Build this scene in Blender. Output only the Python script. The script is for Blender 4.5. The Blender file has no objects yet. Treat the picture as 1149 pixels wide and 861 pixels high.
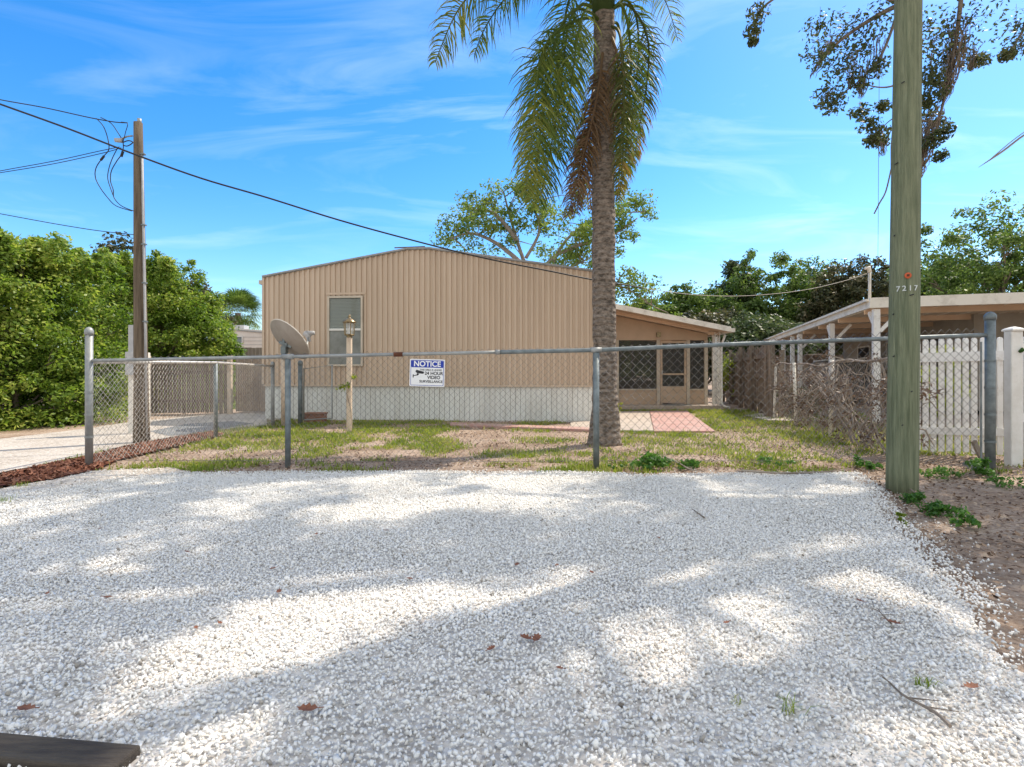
import bpy, bmesh, math, random
import numpy as np
from mathutils import Vector, Matrix, noise as mnoise
R = math.radians
random.seed(7)
rng = np.random.default_rng(11)
sc = bpy.context.scene
COL = sc.collection
F = 600.0; CX = 574.5; HY = 420.0; H = 1.05

def P(px, py, Y):
    return Vector(((px-CX)/F*Y, Y, H+(HY-py)/F*Y))
def G(px, py, z=0.0):
    Y = F*(H-z)/(py-HY)
    return Vector(((px-CX)/F*Y, Y, z))

# ---------------------------------------------------------------- materials
def mat(name, col, rough=0.7, var=None, scale=8.0, bump=0.0, bscale=40.0, metal=0.0, spec=0.4, detail=6, stretch=None, ramp=(0.35, 0.65), col3=None):
    m = bpy.data.materials.new(name); m.use_nodes = True
    nt = m.node_tree; N = nt.nodes; L = nt.links
    b = N['Principled BSDF']
    b.inputs['Roughness'].default_value = rough
    b.inputs['Metallic'].default_value = metal
    b.inputs['Specular IOR Level'].default_value = spec
    b.inputs['Base Color'].default_value = (*col, 1)
    tc = N.new('ShaderNodeTexCoord'); mp = N.new('ShaderNodeMapping')
    L.new(tc.outputs['Object'], mp.inputs['Vector'])
    if stretch: mp.inputs['Scale'].default_value = stretch
    if var is not None:
        n = N.new('ShaderNodeTexNoise'); n.inputs['Scale'].default_value = scale
        n.inputs['Detail'].default_value = detail; n.inputs['Roughness'].default_value = 0.65
        L.new(mp.outputs[0], n.inputs['Vector'])
        r = N.new('ShaderNodeValToRGB')
        r.color_ramp.elements[0].position = ramp[0]; r.color_ramp.elements[1].position = ramp[1]
        r.color_ramp.elements[0].color = (*col, 1); r.color_ramp.elements[1].color = (*var, 1)
        if col3:
            e = r.color_ramp.elements.new((ramp[0]+ramp[1])/2); e.color = (*col3, 1)
        L.new(n.outputs['Fac'], r.inputs['Fac']); L.new(r.outputs['Color'], b.inputs['Base Color'])
    if bump:
        n2 = N.new('ShaderNodeTexNoise'); n2.inputs['Scale'].default_value = bscale; n2.inputs['Detail'].default_value = 5
        L.new(mp.outputs[0], n2.inputs['Vector'])
        bp = N.new('ShaderNodeBump'); bp.inputs['Strength'].default_value = bump; bp.inputs['Distance'].default_value = 0.02
        L.new(n2.outputs['Fac'], bp.inputs['Height']); L.new(bp.outputs[0], b.inputs['Normal'])
    return m

def leafmat(name, c1, c2, c3=None, trans=0.45, rough=0.5, nscale=0.9):
    """leaf: colour by per-leaf attribute 'tone' and by soft clumps in space; diffuse + translucent"""
    m = bpy.data.materials.new(name); m.use_nodes = True
    nt = m.node_tree; N = nt.nodes; L = nt.links
    b = N['Principled BSDF']; out = N['Material Output']
    b.inputs['Roughness'].default_value = rough; b.inputs['Specular IOR Level'].default_value = 0.35
    at = N.new('ShaderNodeAttribute'); at.attribute_name = 'tone'
    tc = N.new('ShaderNodeTexCoord')
    n = N.new('ShaderNodeTexNoise'); n.inputs['Scale'].default_value = nscale; n.inputs['Detail'].default_value = 2
    L.new(tc.outputs['Object'], n.inputs['Vector'])
    ad = N.new('ShaderNodeMath'); ad.operation = 'MULTIPLY_ADD'; ad.inputs[1].default_value = 0.55
    L.new(at.outputs['Fac'], ad.inputs[0])
    mu = N.new('ShaderNodeMath'); mu.operation = 'MULTIPLY_ADD'; mu.inputs[1].default_value = 1.2; mu.inputs[2].default_value = -0.35
    L.new(n.outputs['Fac'], mu.inputs[0]); L.new(mu.outputs[0], ad.inputs[2])
    r = N.new('ShaderNodeValToRGB')
    r.color_ramp.elements[0].position = 0.1; r.color_ramp.elements[1].position = 0.95
    r.color_ramp.elements[0].color = (*c1, 1); r.color_ramp.elements[1].color = (*(c3 or c2), 1)
    if c3:
        e = r.color_ramp.elements.new(0.6); e.color = (*c2, 1)
    L.new(ad.outputs[0], r.inputs['Fac']); L.new(r.outputs['Color'], b.inputs['Base Color'])
    t = N.new('ShaderNodeBsdfTranslucent')
    hs = N.new('ShaderNodeHueSaturation'); hs.inputs['Value'].default_value = 1.5; hs.inputs['Saturation'].default_value = 1.1
    L.new(r.outputs['Color'], hs.inputs['Color']); L.new(hs.outputs[0], t.inputs['Color'])
    mx = N.new('ShaderNodeMixShader'); mx.inputs[0].default_value = trans
    L.new(b.outputs[0], mx.inputs[1]); L.new(t.outputs[0], mx.inputs[2]); L.new(mx.outputs[0], out.inputs['Surface'])
    return m

def tonemat(name, stops, rough=0.9, bump=0.0, bscale=100, extra=None):
    """colour from per-piece attribute 'tone' through a ramp"""
    m = bpy.data.materials.new(name); m.use_nodes = True
    nt = m.node_tree; N = nt.nodes; L = nt.links
    b = N['Principled BSDF']; b.inputs['Roughness'].default_value = rough; b.inputs['Specular IOR Level'].default_value = 0.25
    at = N.new('ShaderNodeAttribute'); at.attribute_name = 'tone'
    r = N.new('ShaderNodeValToRGB')
    els = r.color_ramp.elements
    els[0].position, els[0].color = stops[0][0], (*stops[0][1], 1)
    els[1].position, els[1].color = stops[-1][0], (*stops[-1][1], 1)
    for p, c in stops[1:-1]:
        e = els.new(p); e.color = (*c, 1)
    L.new(at.outputs['Fac'], r.inputs['Fac'])
    L.new(r.outputs['Color'], b.inputs['Base Color'])
    if bump:
        tc = N.new('ShaderNodeTexCoord')
        n2 = N.new('ShaderNodeTexNoise'); n2.inputs['Scale'].default_value = bscale; n2.inputs['Detail'].default_value = 4
        L.new(tc.outputs['Object'], n2.inputs['Vector'])
        bp = N.new('ShaderNodeBump'); bp.inputs['Strength'].default_value = bump; bp.inputs['Distance'].default_value = 0.01
        L.new(n2.outputs['Fac'], bp.inputs['Height']); L.new(bp.outputs[0], b.inputs['Normal'])
    return m

M = {}
M['siding'] = mat('tan_siding', (0.62, 0.485, 0.365), 0.5, var=(0.52, 0.40, 0.295), scale=2.6, bump=0.05, bscale=60, stretch=(1, 1, 0.10), ramp=(0.38, 0.72), detail=10)
M['skirt'] = mat('white_skirting', (0.74, 0.74, 0.70), 0.55, var=(0.60, 0.58, 0.53), scale=4.0, stretch=(1, 1, 0.25), ramp=(0.42, 0.75), detail=10)
M['trim_grey'] = mat('grey_metal_trim', (0.36, 0.36, 0.36), 0.45, var=(0.27, 0.26, 0.25), scale=6, metal=0.3)
M['trim_cream'] = mat('cream_trim', (0.62, 0.54, 0.44), 0.55, var=(0.5, 0.43, 0.34), scale=3)
M['porch_tan'] = mat('porch_tan_panel', (0.58, 0.43, 0.31), 0.6, var=(0.50, 0.37, 0.26), scale=2)
M['soffit'] = mat('soffit_peach', (0.68, 0.50, 0.36), 0.6, var=(0.6, 0.43, 0.3), scale=2)
M['white'] = mat('white_paint', (0.78, 0.76, 0.72), 0.5, var=(0.62, 0.59, 0.53), scale=5, ramp=(0.45, 0.8))
M['white_worn'] = mat('worn_white_paint', (0.80, 0.78, 0.75), 0.6, var=(0.50, 0.45, 0.38), scale=8, ramp=(0.54, 0.80), bump=0.1)
M['fascia'] = mat('weathered_fascia', (0.78, 0.73, 0.65), 0.6, var=(0.42, 0.37, 0.3), scale=3, ramp=(0.5, 0.8))
M['carport_under'] = mat('carport_ceiling', (0.64, 0.54, 0.43), 0.7, var=(0.52, 0.42, 0.32), scale=2)
M['galv'] = mat('galvanised_steel', (0.36, 0.37, 0.36), 0.5, var=(0.24, 0.25, 0.25), scale=9, metal=0.25, bump=0.05)
M['galv_dark'] = mat('weathered_steel', (0.22, 0.255, 0.265), 0.5, var=(0.13, 0.155, 0.165), scale=12, metal=0.25, bump=0.08)
M['wire'] = mat('chain_wire', (0.30, 0.285, 0.26), 0.5, var=(0.16, 0.14, 0.12), scale=4, metal=0.5)
M['wire_pale'] = mat('pale_chain_wire', (0.62, 0.60, 0.56), 0.45, var=(0.45, 0.42, 0.38), scale=4, metal=0.3)
M['rust'] = mat('rust', (0.18, 0.06, 0.03), 0.9, var=(0.09, 0.035, 0.02), scale=20, bump=0.3)
M['wood_pole'] = mat('green_treated_pole', (0.10, 0.125, 0.07), 0.8, var=(0.28, 0.30, 0.19), scale=3.0, stretch=(14, 14, 0.7), bump=1.0, bscale=9, ramp=(0.3, 0.7), detail=10)
M['wood_old'] = mat('old_brown_pole', (0.07, 0.05, 0.032), 0.85, var=(0.19, 0.145, 0.10), scale=3, stretch=(9, 9, 0.5), bump=0.6, bscale=10)
M['fence_wood'] = mat('weathered_board', (0.12, 0.09, 0.07), 0.85, var=(0.27, 0.215, 0.165), scale=2.5, stretch=(6, 6, 0.6), bump=0.4, bscale=12)
M['bark'] = mat('bark', (0.11, 0.085, 0.065), 0.9, var=(0.26, 0.21, 0.17), scale=8, stretch=(1, 1, 0.4), bump=0.6, bscale=18)
M['cable'] = mat('black_cable', (0.02, 0.021, 0.024), 0.5)
M['cable_pale'] = mat('pale_cable', (0.5, 0.45, 0.4), 0.6)
M['patio'] = mat('pink_concrete', (0.42, 0.22, 0.185), 0.8, var=(0.48, 0.33, 0.28), scale=3, bump=0.1)
M['concrete'] = mat('concrete', (0.50, 0.43, 0.36), 0.85, var=(0.38, 0.31, 0.25), scale=4, bump=0.15)
M['asphalt'] = mat('asphalt', (0.13, 0.14, 0.15), 0.9, var=(0.24, 0.25, 0.26), scale=14, bump=0.2)
M['terracotta'] = mat('terracotta', (0.33, 0.16, 0.10), 0.8, var=(0.24, 0.11, 0.07), scale=8, bump=0.2)
M['dark'] = mat('dark_interior', (0.03, 0.028, 0.026), 0.9)
M['dish'] = mat('dish_paint', (0.40, 0.36, 0.33), 0.5, var=(0.33, 0.29, 0.26), scale=4)
M['dish_rim'] = mat('dish_rim', (0.62, 0.58, 0.52), 0.5)
M['plastic_grey'] = mat('grey_plastic', (0.5, 0.5, 0.5), 0.45, var=(0.36, 0.36, 0.37), scale=5)
M['brass'] = mat('aged_brass', (0.30, 0.22, 0.11), 0.35, var=(0.16, 0.12, 0.07), scale=20, metal=0.7)
M['post_cream'] = mat('peeling_cream_post', (0.66, 0.54, 0.42), 0.7, var=(0.42, 0.31, 0.23), scale=6, stretch=(1, 1, 0.4), bump=0.15, ramp=(0.45, 0.7))
M['sign_white'] = mat('sign_white', (0.8, 0.8, 0.8), 0.35)
M['sign_blue'] = mat('sign_blue', (0.01, 0.04, 0.36), 0.35)
M['sign_black'] = mat('sign_black', (0.02, 0.02, 0.025), 0.4)
M['orange'] = mat('orange_tag', (0.55, 0.10, 0.03), 0.5)
M['numeral'] = mat('aluminium_numeral', (0.55, 0.58, 0.56), 0.4, metal=0.3)
M['moss'] = mat('spanish_moss', (0.15, 0.115, 0.085), 0.95, var=(0.25, 0.20, 0.15), scale=6)
M['twig'] = mat('dry_twig', (0.20, 0.155, 0.12), 0.9, var=(0.38, 0.32, 0.26), scale=3)
M['timber'] = mat('dark_timber', (0.05, 0.04, 0.035), 0.9, var=(0.10, 0.08, 0.06), scale=8, stretch=(1, 6, 6), bump=0.4)
M['trailer'] = mat('trailer_white', (0.74, 0.68, 0.62), 0.5, var=(0.66, 0.58, 0.52), scale=2)
M['rail_pale'] = mat('pale_rail', (0.6, 0.57, 0.53), 0.4, metal=0.3)

# palm bark with leaf-scar rings
def palm_bark():
    m = mat('palm_bark', (0.075, 0.06, 0.048), 0.9, var=(0.29, 0.235, 0.19), scale=4.5, stretch=(3, 3, 6), bump=0.0, ramp=(0.36, 0.62))
    nt = m.node_tree; N = nt.nodes; L = nt.links; b = N['Principled BSDF']
    tc = N.new('ShaderNodeTexCoord')
    w = N.new('ShaderNodeTexWave'); w.wave_type = 'BANDS'; w.bands_direction = 'Z'; w.inputs['Scale'].default_value = 3.4
    w.inputs['Distortion'].default_value = 3.5; w.inputs['Detail'].default_value = 3; w.inputs['Detail Scale'].default_value = 3
    L.new(tc.outputs['Object'], w.inputs['Vector'])
    n = N.new('ShaderNodeTexNoise'); n.inputs['Scale'].default_value = 22; n.inputs['Detail'].default_value = 8
    L.new(tc.outputs['Object'], n.inputs['Vector'])
    a = N.new('ShaderNodeMath'); a.operation = 'MULTIPLY_ADD'; a.inputs[1].default_value = 0.55
    L.new(w.outputs['Fac'], a.inputs[0]); L.new(n.outputs['Fac'], a.inputs[2])
    bp = N.new('ShaderNodeBump'); bp.inputs['Strength'].default_value = 0.9; bp.inputs['Distance'].default_value = 0.03
    L.new(a.outputs[0], bp.inputs['Height']); L.new(bp.outputs[0], b.inputs['Normal'])
    return m
M['palm_bark'] = palm_bark()

# glass / screen
def glassmat(name, col, fac, rough=0.03):
    m = bpy.data.materials.new(name); m.use_nodes = True
    nt = m.node_tree; N = nt.nodes; L = nt.links; out = N['Material Output']
    b = N['Principled BSDF']; b.inputs['Base Color'].default_value = (*col, 1); b.inputs['Roughness'].default_value = rough
    t = N.new('ShaderNodeBsdfTransparent'); mx = N.new('ShaderNodeMixShader'); mx.inputs[0].default_value = fac
    L.new(t.outputs[0], mx.inputs[1]); L.new(b.outputs[0], mx.inputs[2]); L.new(mx.outputs[0], out.inputs['Surface'])
    return m
M['glass'] = glassmat('window_glass', (0.25, 0.28, 0.26), 0.35)
M['lantern_glass'] = glassmat('lantern_glass', (0.8, 0.8, 0.75), 0.3)
M['screen'] = glassmat('insect_screen', (0.05, 0.05, 0.045), 0.66, 0.6)
M['blind'] = mat('blind_slats', (0.62, 0.64, 0.55), 0.6)
M['winscreen'] = mat('window_screen', (0.17, 0.18, 0.165), 0.25, var=(0.27, 0.28, 0.26), scale=3)

# ground
def groundmat():
    m = bpy.data.materials.new('yard_soil'); m.use_nodes = True
    nt = m.node_tree; N = nt.nodes; L = nt.links; b = N['Principled BSDF']; b.inputs['Roughness'].default_value = 0.95
    b.inputs['Specular IOR Level'].default_value = 0.1
    tc = N.new('ShaderNodeTexCoord')
    def noise(s, d=6):
        n = N.new('ShaderNodeTexNoise'); n.inputs['Scale'].default_value = s; n.inputs['Detail'].default_value = d
        n.inputs['Roughness'].default_value = 0.7; L.new(tc.outputs['Object'], n.inputs['Vector']); return n
    def ramp(src, stops):
        r = N.new('ShaderNodeValToRGB'); e = r.color_ramp.elements
        e[0].position, e[0].color = stops[0][0], (*stops[0][1], 1); e[1].position, e[1].color = stops[-1][0], (*stops[-1][1], 1)
        for p, c in stops[1:-1]:
            x = e.new(p); x.color = (*c, 1)
        L.new(src, r.inputs['Fac']); return r
    n1 = noise(1.1); n2 = noise(28, 8)
    r1 = ramp(n1.outputs['Fac'], [(0.3, (0.27, 0.195, 0.145)), (0.5, (0.46, 0.365, 0.295)), (0.7, (0.57, 0.475, 0.40))])
    r2 = ramp(n2.outputs['Fac'], [(0.32, (0.35, 0.25, 0.19)), (0.5, (0.85, 0.8, 0.75)), (0.66, (1.15, 1.12, 1.08))])
    mx = N.new('ShaderNodeMix'); mx.data_type = 'RGBA'; mx.blend_type = 'MULTIPLY'; mx.inputs[0].default_value = 0.85
    L.new(r1.outputs[0], mx.inputs[6]); L.new(r2.outputs[0], mx.inputs[7])
    L.new(mx.outputs[2], b.inputs['Base Color'])
    bp = N.new('ShaderNodeBump'); bp.inputs['Strength'].default_value = 0.8; bp.inputs['Distance'].default_value = 0.03
    L.new(n2.outputs['Fac'], bp.inputs['Height']); L.new(bp.outputs[0], b.inputs['Normal'])
    return m
M['soil'] = groundmat()
def gravelbase(name, c_lo, c_hi, scale):
    m = bpy.data.materials.new(name); m.use_nodes = True
    nt = m.node_tree; N = nt.nodes; L = nt.links; b = N['Principled BSDF']; b.inputs['Roughness'].default_value = 0.95
    b.inputs['Specular IOR Level'].default_value = 0.1
    tc = N.new('ShaderNodeTexCoord')
    v = N.new('ShaderNodeTexVoronoi'); v.inputs['Scale'].default_value = scale; L.new(tc.outputs['Object'], v.inputs['Vector'])
    n = N.new('ShaderNodeTexNoise'); n.inputs['Scale'].default_value = 1.5; n.inputs['Detail'].default_value = 6
    L.new(tc.outputs['Object'], n.inputs['Vector'])
    r = N.new('ShaderNodeValToRGB'); r.color_ramp.elements[0].color = (*c_lo, 1); r.color_ramp.elements[1].color = (*c_hi, 1)
    r.color_ramp.elements[0].position = 0.2; r.color_ramp.elements[1].position = 0.75
    sp = N.new('ShaderNodeSeparateColor'); L.new(v.outputs['Color'], sp.inputs[0])
    a = N.new('ShaderNodeMath'); a.operation = 'MULTIPLY_ADD'; a.inputs[1].default_value = 0.6
    L.new(sp.outputs[0], a.inputs[0]); L.new(n.outputs['Fac'], a.inputs[2])
    sb = N.new('ShaderNodeMath'); sb.operation = 'SUBTRACT'; sb.inputs[1].default_value = 0.25; L.new(a.outputs[0], sb.inputs[0])
    L.new(sb.outputs[0], r.inputs['Fac']); L.new(r.outputs[0], b.inputs['Base Color'])
    iv = N.new('ShaderNodeMath'); iv.operation = 'SUBTRACT'; iv.inputs[0].default_value = 1.0; L.new(v.outputs['Distance'], iv.inputs[1])
    bp = N.new('ShaderNodeBump'); bp.inputs['Strength'].default_value = 0.9; bp.inputs['Distance'].default_value = 0.012
    L.new(iv.outputs[0], bp.inputs['Height']); L.new(bp.outputs[0], b.inputs['Normal'])
    return m
M['gravel_bed'] = gravelbase('gravel_bed', (0.52, 0.48, 0.44), (0.78, 0.74, 0.69), 45)
M['drive'] = gravelbase('drive_gravel', (0.36, 0.31, 0.26), (0.58, 0.53, 0.48), 40)
M['sandy'] = gravelbase('sandy_gravel', (0.40, 0.33, 0.26), (0.66, 0.60, 0.53), 40)
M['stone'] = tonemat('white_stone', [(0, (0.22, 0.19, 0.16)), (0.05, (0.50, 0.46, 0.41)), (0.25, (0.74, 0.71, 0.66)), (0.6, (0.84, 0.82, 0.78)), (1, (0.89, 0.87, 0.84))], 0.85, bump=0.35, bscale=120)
M['mulch'] = tonemat('red_mulch', [(0, (0.09, 0.035, 0.022)), (0.5, (0.22, 0.085, 0.05)), (1, (0.34, 0.17, 0.11))], 0.95)
M['mulch_bed'] = mat('mulch_bed', (0.12, 0.04, 0.025), 0.95, var=(0.24, 0.08, 0.05), scale=30, bump=0.6)
M['litter'] = tonemat('leaf_litter', [(0, (0.07, 0.04, 0.025)), (0.5, (0.24, 0.155, 0.10)), (1, (0.48, 0.37, 0.27))], 0.9)
M['grass'] = leafmat('grass_blade', (0.10, 0.16, 0.02), (0.26, 0.33, 0.05), (0.48, 0.44, 0.16), 0.4, nscale=1.5)
M['weed'] = leafmat('weed_leaf', (0.035, 0.10, 0.02), (0.10, 0.22, 0.04), (0.2, 0.32, 0.07), 0.4)
M['leaf_bright'] = leafmat('bright_leaf', (0.055, 0.11, 0.018), (0.21, 0.31, 0.05), (0.48, 0.50, 0.13), 0.45, rough=0.45)
M['leaf_mid'] = leafmat('mid_leaf', (0.045, 0.085, 0.02), (0.13, 0.20, 0.045), (0.26, 0.33, 0.09), 0.4)
M['leaf_dark'] = leafmat('dark_leaf', (0.035, 0.06, 0.022), (0.085, 0.12, 0.045), (0.17, 0.19, 0.08), 0.3)
M['leaf_olive'] = leafmat('olive_leaf', (0.035, 0.045, 0.02), (0.09, 0.095, 0.04), (0.19, 0.15, 0.08), 0.3)
M['leaf_yellow'] = leafmat('yellow_leaf', (0.12, 0.18, 0.02), (0.28, 0.34, 0.05), (0.42, 0.42, 0.08), 0.45)
M['leaf_light'] = leafmat('light_leaf', (0.06, 0.11, 0.022), (0.15, 0.21, 0.045), (0.28, 0.32, 0.08), 0.5)
M['leaf_oak'] = leafmat('oak_leaf', (0.04, 0.06, 0.022), (0.085, 0.11, 0.04), (0.15, 0.16, 0.07), 0.3)
M['frond'] = leafmat('palm_frond', (0.035, 0.07, 0.015), (0.12, 0.17, 0.03), (0.32, 0.31, 0.07), 0.35, rough=0.65)
M['frond_dead'] = leafmat('dead_frond', (0.09, 0.055, 0.032), (0.20, 0.125, 0.065), (0.34, 0.22, 0.10), 0.3)
M['frond_old'] = leafmat('yellowing_frond', (0.035, 0.06, 0.015), (0.10, 0.12, 0.03), (0.32, 0.20, 0.06), 0.35)
M['vine_dry'] = leafmat('dry_vine_leaf', (0.06, 0.04, 0.03), (0.14, 0.09, 0.06), (0.24, 0.16, 0.11), 0.2)
M['deadleaf'] = mat('dead_leaf', (0.16, 0.06, 0.03), 0.7, var=(0.30, 0.12, 0.06), scale=40)

# ---------------------------------------------------------------- mesh helpers
class MB:
    def __init__(s): s.v = []; s.f = []
    def add(s, vs, fs):
        o = len(s.v); s.v += [tuple(v) for v in vs]; s.f += [tuple(i+o for i in f) for f in fs]; return s
    def box(s, c, d, mtx=None):
        x, y, z = d[0]/2, d[1]/2, d[2]/2
        vs = [Vector((a*x, b*y, e*z)) for a in (-1, 1) for b in (-1, 1) for e in (-1, 1)]
        if mtx is not None: vs = [mtx @ v for v in vs]
        vs = [v+Vector(c) for v in vs]
        return s.add(vs, [(0, 1, 3, 2), (4, 6, 7, 5), (0, 4, 5, 1), (2, 3, 7, 6), (0, 2, 6, 4), (1, 5, 7, 3)])
    def bar(s, a, b, w, h, up=(0, 0, 1)):
        a, b = Vector(a), Vector(b); d = (b-a); L = d.length; d.normalize()
        up = Vector(up)
        if abs(d.dot(up)) > 0.95: up = Vector((0, 1, 0))
        sd = d.cross(up).normalized(); u = sd.cross(d)
        m = Matrix((sd, d, u)).transposed()
        return s.box((a+b)/2, (w, L, h), m)
    def tube(s, pts, rad, k=8, cap=True):
        pts = [Vector(p) for p in pts]; n = len(pts)
        if not hasattr(rad, '__len__'): rad = [rad]*n
        vs = []; fs = []
        t0 = (pts[1]-pts[0]).normalized()
        nrm = t0.orthogonal().normalized()
        for i in range(n):
            t = (pts[min(i+1, n-1)]-pts[max(i-1, 0)])
            t = t.normalized() if t.length > 1e-9 else t0
            nrm = (nrm-t*nrm.dot(t))
            nrm = nrm.normalized() if nrm.length > 1e-6 else t.orthogonal().normalized()
            bn = t.cross(nrm)
            for j in range(k):
                a = 2*math.pi*j/k
                vs.append(pts[i]+(nrm*math.cos(a)+bn*math.sin(a))*rad[i])
        for i in range(n-1):
            for j in range(k):
                fs.append((i*k+j, i*k+(j+1) % k, (i+1)*k+(j+1) % k, (i+1)*k+j))
        if cap:
            fs.append(tuple(range(k-1, -1, -1))); fs.append(tuple((n-1)*k+j for j in range(k)))
        return s.add(vs, fs)
    def lathe(s, c, prof, k=16):
        c = Vector(c); vs = []; fs = []; n = len(prof)
        for r, z in prof:
            for j in range(k):
                a = 2*math.pi*j/k; vs.append(c+Vector((r*math.cos(a), r*math.sin(a), z)))
        for i in range(n-1):
            for j in range(k): fs.append((i*k+j, i*k+(j+1) % k, (i+1)*k+(j+1) % k, (i+1)*k+j))
        fs.append(tuple(range(k-1, -1, -1))); fs.append(tuple((n-1)*k+j for j in range(k)))
        return s.add(vs, fs)
    def prism(s, poly, z0, z1):
        n = len(poly)
        vs = [Vector((p[0], p[1], z0)) for p in poly]+[Vector((p[0], p[1], z1)) for p in poly]
        return s.add(vs, [tuple(range(n-1, -1, -1)), tuple(range(n, 2*n))]+[(i, (i+1) % n, n+(i+1) % n, n+i) for i in range(n)])
    def build(s, name, m, parent=None, smooth=False, bevel=0.0):
        me = bpy.data.meshes.new(name); me.from_pydata(s.v, [], s.f); me.update()
        return link(me, name, m, parent, smooth, bevel)

def link(me, name, m, parent=None, smooth=False, bevel=0.0):
    o = bpy.data.objects.new(name, me); COL.objects.link(o)
    if m is not None:
        me.materials.append(M[m] if isinstance(m, str) else m)
    if smooth:
        me.polygons.foreach_set('use_smooth', [True]*len(me.polygons))
    if parent is not None:
        o.parent = parent
        # geometry is written in world space: cancel the parent's offset
        base = parent; off = Vector((0, 0, 0))
        while base is not None:
            off += base.location; base = base.parent
        o.location = -off
    if bevel:
        b = o.modifiers.new('bevel', 'BEVEL'); b.width = bevel; b.segments = 2; b.limit_method = 'ANGLE'
    return o

def npmesh(name, V, Fq, m, parent=None, tone=None, smooth=False):
    """V (n,3); Fq (m,k) polygons of k verts; tone (n,) per-vertex"""
    me = bpy.data.meshes.new(name)
    V = np.asarray(V, dtype=np.float32); Fq = np.asarray(Fq, dtype=np.int32)
    me.vertices.add(len(V)); me.vertices.foreach_set('co', V.ravel())
    k = Fq.shape[1]
    me.loops.add(Fq.size); me.loops.foreach_set('vertex_index', Fq.ravel())
    me.polygons.add(len(Fq)); me.polygons.foreach_set('loop_start', np.arange(0, Fq.size, k, dtype=np.int32))
    me.polygons.foreach_set('loop_total', np.full(len(Fq), k, dtype=np.int32))
    if tone is not None:
        a = me.attributes.new('tone', 'FLOAT', 'POINT'); a.data.foreach_set('value', np.asarray(tone, dtype=np.float32))
    me.update(calc_edges=True)
    return link(me, name, m, parent, smooth)

def thing(name, label, cat, loc=(0, 0, 0), group=None):
    o = bpy.data.objects.new(name, None); COL.objects.link(o); o.location = loc
    o.empty_display_size = 0.2
    return tag(o, label, cat, group)
def tag(o, label=None, cat=None, group=None, kind=None):
    if label: o['label'] = label
    if cat: o['category'] = cat
    if group: o['group'] = group
    if kind: o['kind'] = kind
    return o

def inpoly(x, y, poly):
    x = np.asarray(x); y = np.asarray(y); r = np.zeros(x.shape, bool); n = len(poly)
    for i in range(n):
        x1, y1 = poly[i][0], poly[i][1]; x2, y2 = poly[(i+1) % n][0], poly[(i+1) % n][1]
        c = ((y1 > y) != (y2 > y)) & (x < (x2-x1)*(y-y1)/((y2-y1)+1e-12)+x1)
        r ^= c
    return r
def polydist(x, y, poly):
    d = np.full(np.shape(x), 1e9); n = len(poly)
    for i in range(n):
        a = np.array(poly[i][:2]); b = np.array(poly[(i+1) % n][:2]); ab = b-a
        t = np.clip(((x-a[0])*ab[0]+(y-a[1])*ab[1])/(ab@ab), 0, 1)
        d = np.minimum(d, np.hypot(x-a[0]-t*ab[0], y-a[1]-t*ab[1]))
    return d
def vnoise(x, y, s, seed=0):
    """cheap value noise 0..1"""
    x = np.asarray(x)*s+seed*17.3+1000; y = np.asarray(y)*s+seed*9.1+1000
    xi = np.floor(x).astype(np.int64); yi = np.floor(y).astype(np.int64); fx = x-xi; fy = y-yi
    fx = fx*fx*(3-2*fx); fy = fy*fy*(3-2*fy)
    def h(a, b):
        n = (a*374761393+b*668265263+seed*974711) & 0x7fffffff
        n = ((n ^ (n >> 13))*1274126177) & 0x7fffffff
        return ((n ^ (n >> 16)) & 0xffff)/65535.0
    return (h(xi, yi)*(1-fx)+h(xi+1, yi)*fx)*(1-fy)+(h(xi, yi+1)*(1-fx)+h(xi+1, yi+1)*fx)*fy
def fbm(x, y, s, seed=0):
    return (vnoise(x, y, s, seed)+0.5*vnoise(x, y, s*2.1, seed+1)+0.25*vnoise(x, y, s*4.3, seed+2))/1.75

def leaves(C, rad, n, size, seed, flat=0.5, aspect=0.5):
    """n diamond leaves round each centre C (k,3); rad (k,)"""
    r = np.random.default_rng(seed); C = np.asarray(C, float); k = len(C)
    idx = np.repeat(np.arange(k), n)
    d = r.normal(size=(k*n, 3)); d /= np.linalg.norm(d, axis=1, keepdims=True)
    rr = r.random(k*n)**0.5
    rad = np.broadcast_to(np.asarray(rad, float), (k,))
    p = C[idx]+d*(rr*rad[idx])[:, None]*np.array([1, 1, 0.75])
    return leafquads(p, size, r, flat, aspect, outward=d)
def leafquads(p, size, r, flat=0.5, aspect=0.5, outward=None):
    n = len(p)
    nr = r.normal(size=(n, 3))*flat; nr[:, 2] += 0.7
    if outward is not None: nr += outward*0.5
    nr /= np.linalg.norm(nr, axis=1, keepdims=True)
    t = r.normal(size=(n, 3)); t -= nr*(t*nr).sum(1, keepdims=True); t /= np.linalg.norm(t, axis=1, keepdims=True)
    b = np.cross(nr, t)
    s = (size*(0.6+0.8*r.random(n)))[:, None]
    V = np.empty((n, 4, 3)); V[:, 0] = p-t*s*0.5; V[:, 1] = p+b*s*aspect*0.5; V[:, 2] = p+t*s*0.5+nr*s*0.05; V[:, 3] = p-b*s*aspect*0.5
    tone = np.repeat(r.random(n), 4)
    return V.reshape(-1, 3), np.arange(n*4).reshape(-1, 4), tone

def limbpath(a, b, r, sag=0.15, n=6):
    a = Vector(a); b = Vector(b); L = (b-a).length; pts = []
    for i in range(n+1):
        t = i/n; p = a.lerp(b, t)
        w = math.sin(t*math.pi)*L*sag
        p = p+Vector((r.uniform(-.5, .5), r.uniform(-.5, .5), 0.7+r.uniform(-.3, .3)))*w*0.5
        pts.append(p)
    return pts

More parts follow.
